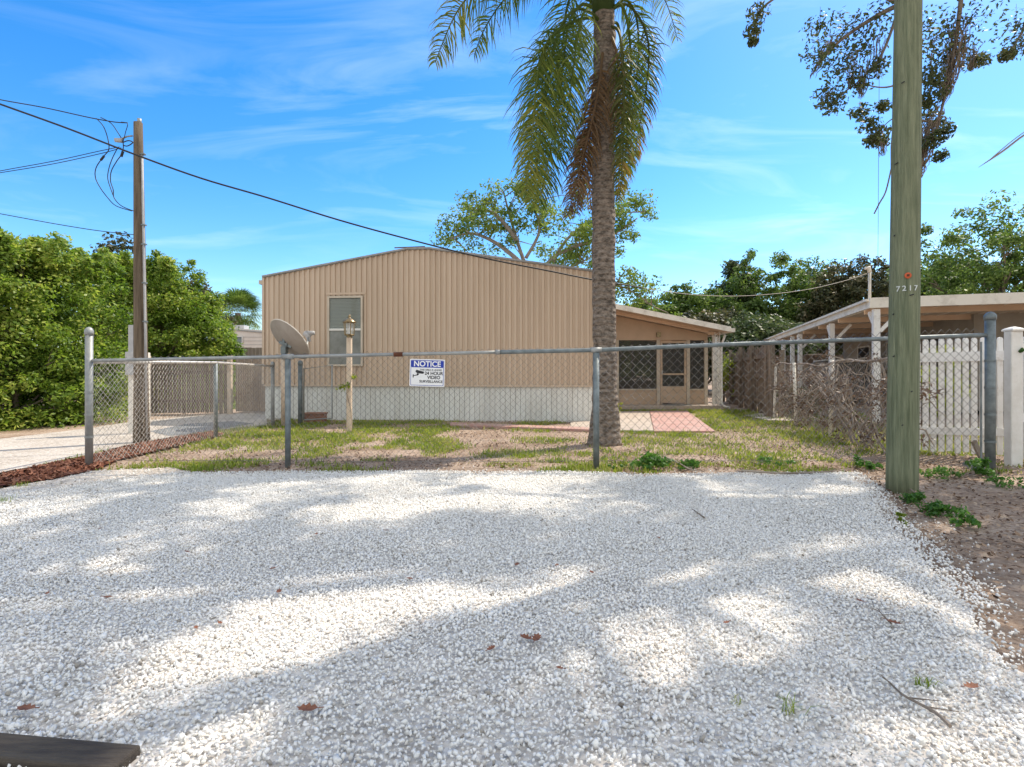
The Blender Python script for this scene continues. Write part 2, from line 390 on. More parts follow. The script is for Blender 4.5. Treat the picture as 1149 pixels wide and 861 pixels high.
def tree(name, label, base, rx, ry, z0, z1, nclus, nleaf, lsize, m, seed, clus=0.55, trunk_r=0.12, group='trees', cat='tree', shell=0.55, nlimb=26, flat=0.6, trunk_top=None, moss=0, barkm='bark', cone=0.0, column=False):
    """trunk with limbs to leaf clumps; crown an uneven ellipsoid between z0 and z1"""
    r = random.Random(seed); rr = np.random.default_rng(seed)
    t = thing(name, label, cat, base, group)
    base = Vector(base); cz = (z0+z1)/2; hz = (z1-z0)/2
    lob = [(rr.normal(size=3), 0.28*rr.random()+0.05) for _ in range(7)]
    lob = [(a/np.linalg.norm(a), b) for a, b in lob]
    C = []
    while len(C) < nclus:
        d = rr.normal(size=3); d /= np.linalg.norm(d)
        q = (shell+(1-shell)*rr.random()) if rr.random() < 0.75 else rr.random()*0.8
        f = 0.78
        for a, b in lob: f += b*max(0, d@a)**3
        c = d*q*f
        if column:
            zz_ = rr.uniform(-1, 1); th = rr.uniform(0, 6.283); ro_ = (rr.random()**0.35)*(1-max(0, zz_)**2.2*0.75)*(0.9+0.2*math.sin(th*3+seed)+0.1*math.sin(zz_*6+th*2))
            c = np.array([math.cos(th)*ro_, math.sin(th)*ro_, zz_])
        if cone: c[:2] *= (1-cone*(c[2]+1)/2)
        C.append([base.x+c[0]*rx, base.y+c[1]*ry, cz+c[2]*hz])
    if column:
        for q in range(16):
            th = rr.uniform(0, 6.28); rr1 = rr.random()**0.5*0.75; x_, y_ = base.x+math.cos(th)*rr1*rx, base.y+math.sin(th)*rr1*ry; hh = z1-0.25*rr1+rr.uniform(0.0, 0.35)
            for w_ in range(3): C.append([x_+rr.normal()*0.06, y_+rr.normal()*0.06, hh-w_*0.2])
    C = np.array(C); C[:, 2] = np.maximum(C[:, 2], z0+0.05)
    rad = clus*(0.55+0.8*rr.random(len(C)))
    if column: rad[-48:] *= 0.5
    V, Fq, tone = leaves(C, rad, nleaf, lsize, seed, flat)
    npmesh('crown', V, Fq, m, t, tone)
    mb = MB()
    top = Vector((base.x+r.uniform(-.2, .2), base.y, trunk_top or (z0+(z1-z0)*0.6)))
    tp = limbpath(base, top, r, 0.08, 8); tr = [trunk_r*(1.25 if i == 0 else 1)*(1-0.7*i/8) for i in range(9)]
    mb.tube(tp, tr, 9)
    for i in range(min(nlimb, len(C))):
        c = Vector(C[i]); hgt = max(0.15, min(0.95, (c.z-base.z)/(top.z-base.z)*0.6)); j = int(hgt*8)
        s = tp[j]; rr0 = tr[j]*0.55
        pth = limbpath(s, c, r, 0.2, 6)
        mb.tube(pth, [rr0*(1-0.85*q/6) for q in range(7)], 5)
        for _ in range(3):
            e = c+Vector((r.uniform(-1, 1), r.uniform(-1, 1), r.uniform(-.4, .8)))*clus*0.9
            mb.tube([pth[4], pth[4].lerp(e, .5)+Vector((0, 0, .05)), e], [rr0*0.3, rr0*0.2, 0.004], 4, False)
    mb.build('trunk', barkm, t, True)
    return t, C, rad

# ================================================================= CAMERA, SUN, SKY
cam = bpy.data.cameras.new('camera'); co = bpy.data.objects.new('camera', cam); COL.objects.link(co)
co.location = (0, 0, H); co.rotation_euler = (R(90), 0, 0)
cam.sensor_width = 36; cam.lens = F/1149*36; cam.shift_y = -(430.5-HY)/1149; cam.clip_end = 2000; cam.clip_start = 0.05
sc.camera = co
EL = R(52); AZ = math.atan2(1.0, 0.70)   # from +Y towards +X
sun_dir = Vector((math.sin(AZ)*math.cos(EL), math.cos(AZ)*math.cos(EL), math.sin(EL)))
sl = bpy.data.lights.new('sun', 'SUN'); sl.energy = 2.9; sl.angle = R(0.53); sl.color = (1.0, 0.90, 0.75)
so = bpy.data.objects.new('sun', sl); COL.objects.link(so); so.rotation_euler = sun_dir.to_track_quat('Z', 'Y').to_euler(); so.location = (0, 0, 30)
w = bpy.data.worlds.new('World'); sc.world = w; w.use_nodes = True
nt = w.node_tree; N = nt.nodes; L = nt.links
bg = N['Background']; bg.inputs['Strength'].default_value = 0.15
sky = N.new('ShaderNodeTexSky'); sky.sky_type = 'NISHITA'; sky.sun_disc = False; sky.sun_elevation = EL; sky.sun_rotation = AZ
sky.altitude = 0; sky.air_density = 1.0; sky.dust_density = 0.4; sky.ozone_density = 2.0
hs = N.new('ShaderNodeHueSaturation'); hs.inputs['Saturation'].default_value = 1.4; hs.inputs['Hue'].default_value = 0.501; hs.inputs['Value'].default_value = 1.0
tint = N.new('ShaderNodeMix'); tint.data_type = 'RGBA'; tint.blend_type = 'MULTIPLY'; tint.inputs[0].default_value = 1.0; tint.inputs[7].default_value = (0.92, 0.93, 0.96, 1)
L.new(sky.outputs[0], tint.inputs[6]); L.new(tint.outputs[2], hs.inputs['Color'])
tc = N.new('ShaderNodeTexCoord'); sx = N.new('ShaderNodeSeparateXYZ'); L.new(tc.outputs['Generated'], sx.inputs[0])
def mth(op, a, b=None, c=None):
    n = N.new('ShaderNodeMath'); n.operation = op
    for i, q in enumerate((a, b, c)):
        if q is None: continue
        if hasattr(q, 'links'): L.new(q, n.inputs[i])
        else: n.inputs[i].default_value = q
    return n.outputs[0]
zz = mth('ADD', mth('MAXIMUM', sx.outputs[2], 0.0), 0.12)
cx = mth('DIVIDE', sx.outputs[0], zz); cy = mth('DIVIDE', sx.outputs[1], zz)
cb = N.new('ShaderNodeCombineXYZ'); L.new(cx, cb.inputs[0]); L.new(cy, cb.inputs[1])
mp = N.new('ShaderNodeMapping'); mp.inputs['Scale'].default_value = (0.42, 1.05, 1); mp.inputs['Rotation'].default_value = (0, 0, R(-20)); mp.inputs['Location'].default_value = (3.1, 1.7, 0)
L.new(cb.outputs[0], mp.inputs['Vector'])
n1 = N.new('ShaderNodeTexNoise'); n1.inputs['Scale'].default_value = 2.6; n1.inputs['Detail'].default_value = 9; n1.inputs['Roughness'].default_value = 0.58; n1.inputs['Distortion'].default_value = 0.9
L.new(mp.outputs[0], n1.inputs['Vector'])
n2 = N.new('ShaderNodeTexNoise'); n2.inputs['Scale'].default_value = 0.5; n2.inputs['Detail'].default_value = 3
L.new(mp.outputs[0], n2.inputs['Vector'])
cl = mth('MULTIPLY', mth('SMOOTH_MIN', mth('MULTIPLY', mth('MAXIMUM', mth('SUBTRACT', n1.outputs['Fac'], 0.5), 0), 3.4), 1.0, 0.2),
         mth('MINIMUM', mth('MULTIPLY', mth('MAXIMUM', mth('SUBTRACT', n2.outputs['Fac'], 0.38), 0), 4.0), 1.0))
mixc = N.new('ShaderNodeMix'); mixc.data_type = 'RGBA'; L.new(mth('MULTIPLY', cl, 0.27), mixc.inputs[0])
L.new(hs.outputs[0], mixc.inputs[6]); mixc.inputs[7].default_value = (6.2, 6.6, 7.0, 1)
# unseen white cloud overhead and behind the camera, added to neutralise blue shade
fill_cloud = mth('MULTIPLY', mth('MINIMUM', mth('MAXIMUM', mth('MULTIPLY', mth('SUBTRACT', 0.50, sx.outputs[1]), 2.2), 0), 1.0),
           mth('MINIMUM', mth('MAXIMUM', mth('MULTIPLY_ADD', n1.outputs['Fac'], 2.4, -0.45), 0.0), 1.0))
mixb = N.new('ShaderNodeMix'); mixb.data_type = 'RGBA'; L.new(fill_cloud, mixb.inputs[0]); L.new(mixc.outputs[2], mixb.inputs[6]); mixb.inputs[7].default_value = (4.6, 4.6, 4.3, 1)
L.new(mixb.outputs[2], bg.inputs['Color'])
sc.view_settings.view_transform = 'Standard'; sc.view_settings.look = 'None'; sc.view_settings.exposure = 0.90; sc.view_settings.gamma = 1
sc.cycles.max_bounces = 6; sc.cycles.transparent_max_bounces = 12

# ================================================================= GROUND
def axis(a, b, lo, hi, step):
    v = list(np.arange(lo, hi+1e-6, step)); s = step; x = lo
    left = []
    while x > a: s *= 1.5; x -= s; left.append(max(x, a))
    s = step; x = hi; right = []
    while x < b: s *= 1.5; x += s; right.append(min(x, b))
    return np.array(sorted(left)+v+right)
xs = axis(-400, 400, -9, 9, 0.12); ys = axis(-60, 500, 0, 15, 0.12)
XX, YY = np.meshgrid(xs, ys)
ZZ = (fbm(XX, YY, 0.9, 3)-0.5)*0.035
ZZ = np.where((np.abs(XX) < 9.5) & (YY > -0.5) & (YY < 15.5), ZZ, -0.002)
nx, ny = len(xs), len(ys)
V = np.stack([XX, YY, ZZ], -1).reshape(-1, 3)
ii = np.arange(nx*ny).reshape(ny, nx)
Fq = np.stack([ii[:-1, :-1], ii[:-1, 1:], ii[1:, 1:], ii[1:, :-1]], -1).reshape(-1, 4)
tag(npmesh('ground', V, Fq, 'soil', smooth=True), kind='structure')

def sheet(name, pts, z, m, jitter=0.05, sub=0.15):
    out = []
    n = len(pts); rnd = random.Random(len(pts)*3+int(z*1000))
    for i in range(n):
        a = Vector((pts[i][0], pts[i][1])); b = Vector((pts[(i+1) % n][0], pts[(i+1) % n][1]))
        k = max(1, int((b-a).length/sub))
        k = min(k, 60)
        for j in range(k):
            p = a.lerp(b, j/k); jj = jitter if j else 0
            out.append((p.x+rnd.uniform(-jj, jj), p.y+rnd.uniform(-jj, jj), z))
    bm = bmesh.new(); vs = [bm.verts.new(p) for p in out]
    for i in range(len(vs)): bm.edges.new((vs[i], vs[(i+1) % len(vs)]))
    bmesh.ops.triangle_fill(bm, use_beauty=True, edges=bm.edges[:])
    for f in bm.faces:
        f.normal_update()
        if f.normal.z < 0: f.normal_flip()
    me = bpy.data.meshes.new(name); bm.to_mesh(me); bm.free()
    o = link(me, name, m); tag(o, kind='structure'); return o

def GP(*pp): return [tuple(G(a, b)[:2]) for a, b in pp]
# white gravel parking pad
grav_poly = [(-7.5, 0.2), (-6.0, 3.4)] + GP((60, 552), (130, 541), (200, 534), (330, 533), (500, 532), (640, 533), (730, 536), (850, 534), (965, 534), (990, 552), (1012, 585), (1052, 622), (1100, 668), (1135, 712), (1180, 765)) + [(2.0, 0.2)]
sheet('gravel_pad', [((x_+.6)*.955-.6, (y_-3)*.955+3) for x_, y_ in grav_poly], 0.030, 'gravel_bed', 0.02, 0.1)
# sandy gravel apron left of the pad
sandy_poly = [(-11, 2.6), (-11, 5.0)] + GP((-20, 556), (60, 540), (100, 531), (190, 527), (215, 533), (130, 545), (60, 556)) + [(-6.0, 3.2)]
sheet('gravel_apron', sandy_poly, 0.024, 'sandy', 0.04)
# neighbour's drive
drive_poly = GP((-60, 548), (0, 533), (100, 512), (150, 500), (215, 488), (300, 478)) + GP((300, 464), (240, 466), (150, 474), (100, 482), (0, 494), (-100, 505)) + [(-16, 6)]
sheet('driveway', drive_poly, 0.022, 'drive', 0.03)
asph = GP((168, 486), (210, 477), (262, 474), (285, 477), (230, 486), (190, 491))
sheet('asphalt_patch', asph, 0.027, 'asphalt', 0.02)
mul_poly = GP((-80, 566), (0, 549), (60, 541), (108, 530), (135, 518), (210, 500), (250, 490), (238, 487), (150, 502), (98, 516), (40, 528), (0, 537), (-80, 552))
sheet('mulch_strip', mul_poly, 0.033, 'mulch_bed', 0.03)
# pink patio and walks
def slab(name, pts, z0, z1, m):
    o = MB().prism([(p[0], p[1]) for p in pts][::1], z0, z1).build(name, m, bevel=0.008); tag(o, kind='structure'); return o
slab('patio', GP((803, 486), (771, 462.5), (729, 462.5), (734, 486)), -0.05, 0.035, 'patio')
slab('walkway', GP((733.4, 485), (728.4, 463), (640, 463), (640, 484)), -0.05, 0.03, 'concrete')
slab('brick_edging', GP((690, 486.5), (690, 483.9), (505, 476.6), (505, 479.4)), -0.04, 0.055, 'patio')
sheet('path', GP((835, 467), (860, 473), (925, 474), (1000, 478), (1000, 470), (920, 467), (870, 463)), 0.026, 'sandy', 0.03)

# ---------------------------------------------------------------- gravel stones
def stone_protos(k, npts, seed):
    r = np.random.default_rng(seed); out = []
    for _ in range(k):
        bm = bmesh.new()
        for _ in range(npts):
            d = r.normal(size=3); d /= np.linalg.norm(d); d *= (0.85+0.3*r.random())
            bm.verts.new(d*np.array([1, 0.8, 0.62]))
        bmesh.ops.convex_hull(bm, input=bm.verts)
        for v in [v for v in bm.verts if not v.link_faces]: bm.verts.remove(v)
        bmesh.ops.triangulate(bm, faces=bm.faces)
        bm.verts.index_update()
        out.append((np.array([v.co[:] for v in bm.verts]), np.array([[v.index for v in f.verts] for f in bm.faces])))
        bm.free()
    return out
def scatter_solids(name, pts, sizes, protos, m, seed, tones, tilt=1.0):
    r = np.random.default_rng(seed); n = len(pts)
    q = r.normal(size=(n, 4)); q[:, 0] += 0; 
    if tilt < 1: q[:, 1] *= tilt; q[:, 2] *= tilt
    q /= np.linalg.norm(q, axis=1, keepdims=True)
    w_, x, y, z = q.T
    Rm = np.stack([1-2*(y*y+z*z), 2*(x*y-z*w_), 2*(x*z+y*w_), 2*(x*y+z*w_), 1-2*(x*x+z*z), 2*(y*z-x*w_), 2*(x*z-y*w_), 2*(y*z+x*w_), 1-2*(x*x+y*y)], -1).reshape(-1, 3, 3)
    which = r.integers(0, len(protos), n)
    Vs, Fs, Ts, off = [], [], [], 0
    for i, (pv, pf) in enumerate(protos):
        s = np.where(which == i)[0]
        if not len(s): continue
        v = np.einsum('nij,kj->nki', Rm[s], pv)*sizes[s][:, None, None]+pts[s][:, None, :]
        f = pf[None]+(np.arange(len(s))*len(pv))[:, None, None]+off
        Vs.append(v.reshape(-1, 3)); Fs.append(f.reshape(-1, 3)); Ts.append(np.repeat(tones[s], len(pv))); off += len(s)*len(pv)
    return npmesh(name, np.concatenate(Vs), np.concatenate(Fs), m, None, np.concatenate(Ts))
PR = stone_protos(10, 11, 5); PR2 = stone_protos(6, 9, 6)
xy = []
# density by distance: jittered grids (near: fine)
def jgrid(x0, x1, y0, y1, step, r):
    gx, gy = np.meshgrid(np.arange(x0, x1, step), np.arange(y0, y1, step))
    gx = gx+r.uniform(-.55, .55, gx.shape)*step; gy = gy+r.uniform(-.55, .55, gy.shape)*step
    return gx.ravel(), gy.ravel()
gx, gy = jgrid(-6.5, 4.8, 0.9, 6.2, 0.0140, rng)
jx = gx+0.22*(fbm(gx, gy, 3.1, 51)-.5)+0.12*(fbm(gx, gy, 9, 52)-.5); jy = gy+0.30*(fbm(gx, gy, 3.1, 53)-.5)+0.15*(fbm(gx, gy, 9, 54)-.5)
ins = inpoly(jx, jy, grav_poly); dist = polydist(jx, jy, grav_poly)
inview = (np.abs(gx) < gy*1.02+1.5)
spill = (~ins) & (rng.random(len(gx)) < 0.40*np.exp(-dist/0.08))
keep = inview & ((ins & (rng.random(len(gx)) < np.clip(0.45+dist/0.35, 0, 1)*np.where(gx < -3.3, np.clip((gy-0+gx*0+6)/7, .5, 1), 1))) | spill)
gx, gy, ins2 = gx[keep], gy[keep], ins[keep]
n = len(gx)
mound = (fbm(gx, gy, 1.3, 8)-0.5)*0.03
size = 0.0090*(0.5+0.85*rng.random(n)**1.5)*np.where(rng.random(n) < 0.05, 1.5, 1)
gz = np.where(inpoly(gx, gy, grav_poly), 0.034, 0.010)+mound*ins2*0.6+rng.random(n)*0.009
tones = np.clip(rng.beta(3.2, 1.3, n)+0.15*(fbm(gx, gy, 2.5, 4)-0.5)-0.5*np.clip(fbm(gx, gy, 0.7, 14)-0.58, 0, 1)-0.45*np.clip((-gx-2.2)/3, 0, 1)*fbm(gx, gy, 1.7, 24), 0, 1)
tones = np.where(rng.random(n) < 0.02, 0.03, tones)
pts = np.stack([gx, gy, gz], 1)
near = gy < 3.6
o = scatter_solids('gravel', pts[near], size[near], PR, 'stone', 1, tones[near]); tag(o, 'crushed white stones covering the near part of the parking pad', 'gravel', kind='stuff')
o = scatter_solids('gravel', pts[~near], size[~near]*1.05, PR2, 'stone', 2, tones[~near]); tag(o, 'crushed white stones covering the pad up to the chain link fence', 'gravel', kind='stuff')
# small stones on the sandy apron
gx, gy = jgrid(-7.5, -2.8, 3.0, 6.3, 0.035, rng)
k = inpoly(gx, gy, sandy_poly) & (rng.random(len(gx)) < 0.5)
gx, gy = gx[k], gy[k]; n = len(gx)
o = scatter_solids('gravel', np.stack([gx, gy, 0.026+0*gx], 1), 0.009+0.006*rng.random(n), PR2, 'stone', 3, rng.beta(1.3, 2.2, n)*0.6); tag(o, 'small dusty stones scattered over the sandy apron by the left corner post', 'gravel', kind='stuff')

# mulch chips
gx = rng.uniform(-8, -3.5, 30000); gy = rng.uniform(4.3, 10, 30000)
k = inpoly(gx, gy, mul_poly); gx, gy = gx[k], gy[k]; n = len(gx)
chip = [(np.array([(-1, -.3, 0), (1, -.25, 0), (1, .25, .1), (-1, .3, 0), (-.8, 0, .25), (.9, 0, .25)]), np.array([(0, 1, 5), (0, 5, 4), (2, 3, 4), (2, 4, 5), (0, 4, 3), (1, 2, 5)]))]
o = scatter_solids('mulch', np.stack([gx, gy, 0.036+0.01*rng.random(n)], 1), 0.02+0.025*rng.random(n), chip, 'mulch', 4, rng.random(n), tilt=0.25)
tag(o, 'red wood mulch chips between the drive and the yard', 'mulch', kind='stuff')

# leaf litter over the yard and the dirt at right
N_ = 110000
gx = rng.uniform(-6, 8.5, N_); gy = rng.uniform(1.2, 13, N_)
dg = inpoly(gx, gy, grav_poly); pat = inpoly(gx, gy, GP((803, 486), (771, 462), (640, 462), (640, 484)))
bad = dg | pat | inpoly(gx, gy, drive_poly) | inpoly(gx, gy, sandy_poly)
dens = np.where((gx > 2.6) & (gy < 6.6), 1.7, 0.65)*np.clip(fbm(gx, gy, 1.2, 21)*2-0.35, 0.05, 1)
dens = np.where((gy < 6.2), dens*1.3, dens)
dens = np.where((np.abs(gy-6.15) < 0.3) & (gx > -3), dens*1.8+0.1, dens)
k = (~bad) & (rng.random(N_) < dens); gx, gy = gx[k], gy[k]; n = len(gx)
V, Fq, t = leafquads(np.stack([gx, gy, 0.018+0.015*rng.random(n)], 1), 0.036, rng, 0.22, 0.5)
tag(npmesh('leaf_litter', V, Fq, 'litter', None, t), 'brown dead leaves littering the yard soil and the dirt beside the big pole', 'leaf litter', kind='stuff')

# ---------------------------------------------------------------- grass
def blades(gx, gy, h, seed, wdt=0.006, lean=0.5, z0=0.0):
    r = np.random.default_rng(seed); n = len(gx)
    az = r.random(n)*2*math.pi; ln = h*(0.5+0.8*r.random(n)); le = lean*(0.3+r.random(n))
    dx, dy = np.cos(az), np.sin(az); sx_, sy_ = -dy*wdt, dx*wdt
    V = np.empty((n, 5, 3))
    V[:, 0] = np.stack([gx-sx_, gy-sy_, np.full(n, z0)], 1); V[:, 1] = np.stack([gx+sx_, gy+sy_, np.full(n, z0)], 1)
    mx, my = gx+dx*ln*le*0.3, gy+dy*ln*le*0.3
    V[:, 2] = np.stack([mx+sx_*.8, my+sy_*.8, z0+ln*0.6], 1); V[:, 4] = np.stack([mx-sx_*.8, my-sy_*.8, z0+ln*0.6], 1)
    V[:, 3] = np.stack([gx+dx*ln*le, gy+dy*ln*le, z0+ln*(1-0.25*le)], 1)
    b_ = (np.arange(n)*5)[:, None]; T = np.concatenate([b_+np.array([0, 1, 2]), b_+np.array([0, 2, 4]), b_+np.array([4, 2, 3])])
    return V.reshape(-1, 3), T, np.repeat(r.random(n), 5)
N_ = 520000
gx = rng.uniform(-6, 9, N_); gy = rng.uniform(5.6, 15.5, N_)
spx = CX+gx/gy*F; spy = HY+H/gy*F
dens = np.clip((fbm(gx, gy, 1.3, 31)-0.50)*6, 0, 1)
# lush band near the house, patchy towards the fence
lush = (spx > 325) & (spx < 515) & (spy < 505)
dens = np.where(lush, np.clip(dens+0.9*np.clip((fbm(gx, gy, 1.6, 5)-0.34)*5, 0, 1), 0, 1), dens)
lush2 = (spx > 200) & (spx < 330) & (spy < 512)
dens = np.where(lush2, np.clip(dens+0.5*np.clip((fbm(gx, gy, 1.9, 15)-0.45)*5, 0, 1), 0, 1), dens)
right = (spx > 700) & (spy > 455) & (spy < 512)
dens = np.where(right, np.clip(dens+0.35*np.clip((fbm(gx, gy, 1.4, 6)-0.40)*5, 0, 1)+0.12, 0, 1), dens)
dens = np.where((spx > 505) & (spx < 690) & (spy < 500) & (spy > 480), dens*0.55, dens)
strip = (np.abs(gy-(6.12)) < 0.17) & (spx > 330) & (spx < 980)
dens = np.where(strip, np.clip((fbm(gx, gy, 2.2, 77)-0.42)*5, 0, 0.8), dens)
bad = inpoly(gx, gy, grav_poly) | inpoly(gx, gy, GP((803, 486), (771, 462), (640, 462), (640, 484))) | inpoly(gx, gy, drive_poly) | inpoly(gx, gy, mul_poly) | inpoly(gx, gy, sandy_poly)
hl = Vector(G(297, 471)); hr = Vector(G(665, 474))
bad |= (gx < hr.x+0.1) & (gy > hl.y+(gx-hl.x)*(hr.y-hl.y)/(hr.x-hl.x)-0.12) & (gx > hl.x)
bad |= (gx > 1.5) & (gx < 6.2) & (gy > 15.6)
dens = dens*np.clip(fbm(gx, gy, 6.0, 61)*3-0.7, 0.05, 1)
k = (~bad) & (rng.random(N_) < dens*0.85); gx, gy = gx[k], gy[k]
tall = (0.03+0.03*fbm(gx, gy, 2.0, 40))*np.where(rng.random(len(gx)) < 0.10, 2.0, 1.0)
V, Fq, t = blades(gx, gy, tall, 12, 0.0055)
tag(npmesh('grass', V, Fq, 'grass', None, t), 'patchy short green grass growing between the front fence and the tan home', 'grass', kind='stuff')

# ================================================================= TAN MOBILE HOME
O = hl.copy(); U = (hr-hl); WID = U.length; U.normalize(); Vv = Vector((-U.y, U.x, 0))
LEN = 16.0
ZE, ZP, ZS = 3.31, 3.86, 0.80
def HP(u, v, z): return O+U*u+Vv*v+Vector((0, 0, z))
def roofz(u):
    m_ = WID*0.485
    if u < m_-0.25: return ZE+(ZP-ZE)*u/(m_-0.25)
    if u > m_+0.25: return ZE+0.01+(ZP-ZE-0.01)*(WID-u)/(WID-m_-0.25)
    return ZP
home = thing('mobile_home', 'tan mobile home with ribbed metal siding, white skirting and a low gable roof', 'house', HP(0, 0, 0))
# core body
mb = MB(); us = [0, WID*0.485-0.25, WID*0.485+0.25, WID]
fr = [HP(u, 0.06, roofz(u)-0.03) for u in us]+[HP(WID, 0.06, ZS), HP(0, 0.06, ZS)]
bk = [p+Vv*(LEN-0.06) for p in fr]; nn = len(fr)
mb.add(fr+bk, [tuple(range(nn)), tuple(range(2*nn-1, nn-1, -1))]+[(i, nn+i, nn+(i+1) % nn, (i+1) % nn) for i in range(nn)])
mb.build('wall', 'siding', home)
# ribbed front face
mb = MB(); pitch = 0.122; vs = []; u = 0.0; prof = []
while u < WID-0.001:
    for du, dv in ((0, 0), (0.044, 0), (0.056, -0.03), (0.104, -0.03), (0.116, 0)):
        if u+du <= WID: prof.append((u+du, dv))
    u += pitch
prof.append((WID, 0))
# seams between sheets get an extra lip
for i, (uu, dv) in enumerate(prof):
    vs += [HP(uu, dv, ZS), HP(uu, dv, roofz(uu)-0.02)]
fs = [(2*i, 2*i+2, 2*i+3, 2*i+1) for i in range(len(prof)-1)]
mb.add(vs, fs); o = mb.build('front_siding', 'siding', home)
# side siding right (ribbed), simple boxes ribs
for (uu, sg) in ((WID, 1), (0, -1)):
    mb = MB()
    for k in range(int(LEN/0.244)):
        v0 = 0.1+k*0.244
        mb.box(HP(uu+sg*0.008, v0, (ZS+ZE)/2-0.02), (0.03, 0.05, ZE-ZS-0.08), Matrix((U, Vv, Vector((0, 0, 1)))).transposed())
    mb.build('side_siding', 'siding', home)
mb = MB()
MX = Matrix((U, Vv, Vector((0, 0, 1)))).transposed()
u = 0.0; k = 0
while u < WID-0.02:
    wd = min(0.112, WID-u-0.002); mb.box(HP(u+wd/2, 0.03+(0.004 if k % 9 == 0 else 0), ZS/2-0.03), (wd-0.006, 0.03, ZS+0.0), MX); u += 0.114; k += 1
mb.box(HP(WID/2, 0.065, ZS/2-0.04), (WID-0.01, 0.03, ZS), MX)
v = 0.1
mb.box(HP(WID-0.03, LEN/2, ZS/2-0.04), (0.04, LEN-0.2, ZS), MX); mb.box(HP(0.03, LEN/2, ZS/2-0.04), (0.04, LEN-0.2, ZS), MX)
mb.build('skirting', 'skirt', home)
mb = MB(); mb.box(HP(WID/2, -0.028, ZS-0.01), (WID+0.04, 0.03, 0.035), MX); mb.box(HP(-0.015, -0.005, (ZS+ZE)/2+0.02), (0.05, 0.08, ZE-ZS-0.01), MX); mb.box(HP(WID+0.02, -0.005, (ZS+ZE)/2+0.02), (0.05, 0.08, ZE-ZS-0.01), MX)
mb.build('corner_trim', 'siding', home)
# roof
roof = MB()
ru = [-0.03, WID*0.485-0.25, WID*0.485+0.25, WID+0.03]
top = [HP(u, -0.05, (roofz(min(max(u, 0), WID)) if 0 <= u <= WID else ZE-0.02)+0.03) for u in ru]
bot = [p-Vector((0, 0, 0.05)) for p in top]
f = top+bot[::-1]; b = [p+Vv*(LEN+0.1) for p in f]; nn = len(f)
roof.add(f+b, [tuple(range(nn)), tuple(range(2*nn-1, nn-1, -1))]+[(i, nn+i, nn+(i+1) % nn, (i+1) % nn) for i in range(nn)])
rf = roof.build('roof', 'trim_grey', home)
mb = MB()
for i in range(3):
    mb.bar(top[i]+Vector((0, 0, -0.02))-Vv*0.012, top[i+1]+Vector((0, 0, -0.02))-Vv*0.012, 0.02, 0.035)
mb.build('roof_trim', 'trim_grey', rf)
mb = MB(); mb.bar(top[1]+Vector((0, 0, 0.02))-U*0.3-Vector((0, 0, .02)), top[2]-U*0.1+Vector((0, 0, 0.012)), 0.03, 0.018); mb.build('ridge_cap', 'rust', rf)
mb = MB(); mb.bar(HP(-0.08, -0.04, ZE-0.14), HP(-0.08, LEN, ZE-0.11), 0.08, 0.09); mb.build('gutter', 'trim_cream', home)
# window
def window(parent, cen_u, z0, z1, wd, zr):
    fz = MB(); fw = 0.045
    for uu in (cen_u-wd/2, cen_u+wd/2): fz.box(HP(uu, -0.045, (z0+z1)/2), (fw, 0.06, z1-z0+fw), MX)
    for z in (z0, z1): fz.box(HP(cen_u, -0.0451, z), (wd-fw, 0.058, fw), MX)
    wn = thing('window', None, None, HP(cen_u, -0.03, z0)); del_props(wn); wn.parent = parent; wn.location = HP(cen_u, -0.03, z0)-parent.location
    fz.build('frame', 'trim_cream', wn, bevel=0.004)
    MB().box(HP(cen_u, -0.055, zr), (wd-fw, 0.05, 0.045), MX).build('meeting_rail', 'white', wn)
    MB().box(HP(cen_u, -0.028, (z0+z1)/2), (wd-fw, 0.004, z1-z0-fw), MX).build('backing', 'dark', wn)
    bl = MB(); z = zr+0.04
    while z < z1-0.03:
        bl.box(HP(cen_u-0.005, -0.038, z), (wd-fw-0.03, 0.003, 0.026), MX @ Matrix.Rotation(R(20), 3, 'X')); z += 0.032
    bl.build('blind', 'blind', wn)
    MB().box(HP(cen_u, -0.050, (zr+z1)/2), (wd-fw, 0.003, z1-zr-fw), MX).build('pane', 'glass', wn)
    MB().box(HP(cen_u, -0.046, (z0+zr)/2), (wd-fw, 0.004, zr-z0-fw), MX).build('pane', 'winscreen', wn)
def del_props(o):
    for k in ('label', 'category'):
        if k in o.keys(): del o[k]
uw = ((390.5-297)/(665-297))*WID*1.02
window(home, uw, 1.25, 2.80, 0.78, 2.06)
# casing over the window
MB().box(HP(uw, -0.03, 2.88), (0.92, 0.03, 0.05), MX).build('window_head', 'siding', home)

# ================================================================= SCREENED PORCH
PY = 16.5; SY = F/PY
def PX(px, Y=PY): return (px-CX)/F*Y
def PZ(py, Y=PY): return H+(HY-py)/F*Y
porch = thing('screened_porch', 'tan screened porch with a sloping lean-to roof on the right side of the home', 'porch', (4.0, PY, 0))
xl, xr = 2.3, PX(791)
def rz(x, Y=15.3): return 2.94-(x-PX(690, 15.3))*0.2+0.0   # underside height follows x
B = MB()
# slab
MB().box(((xl+6.35)/2, (15.75+21.5)/2, 0.05), (6.35-xl, 5.75, 0.14)).build('slab', 'concrete', porch, bevel=0.01)
zt = PZ(382)
xa = [PX(690), PX(738), PX(771.5), PX(790)]
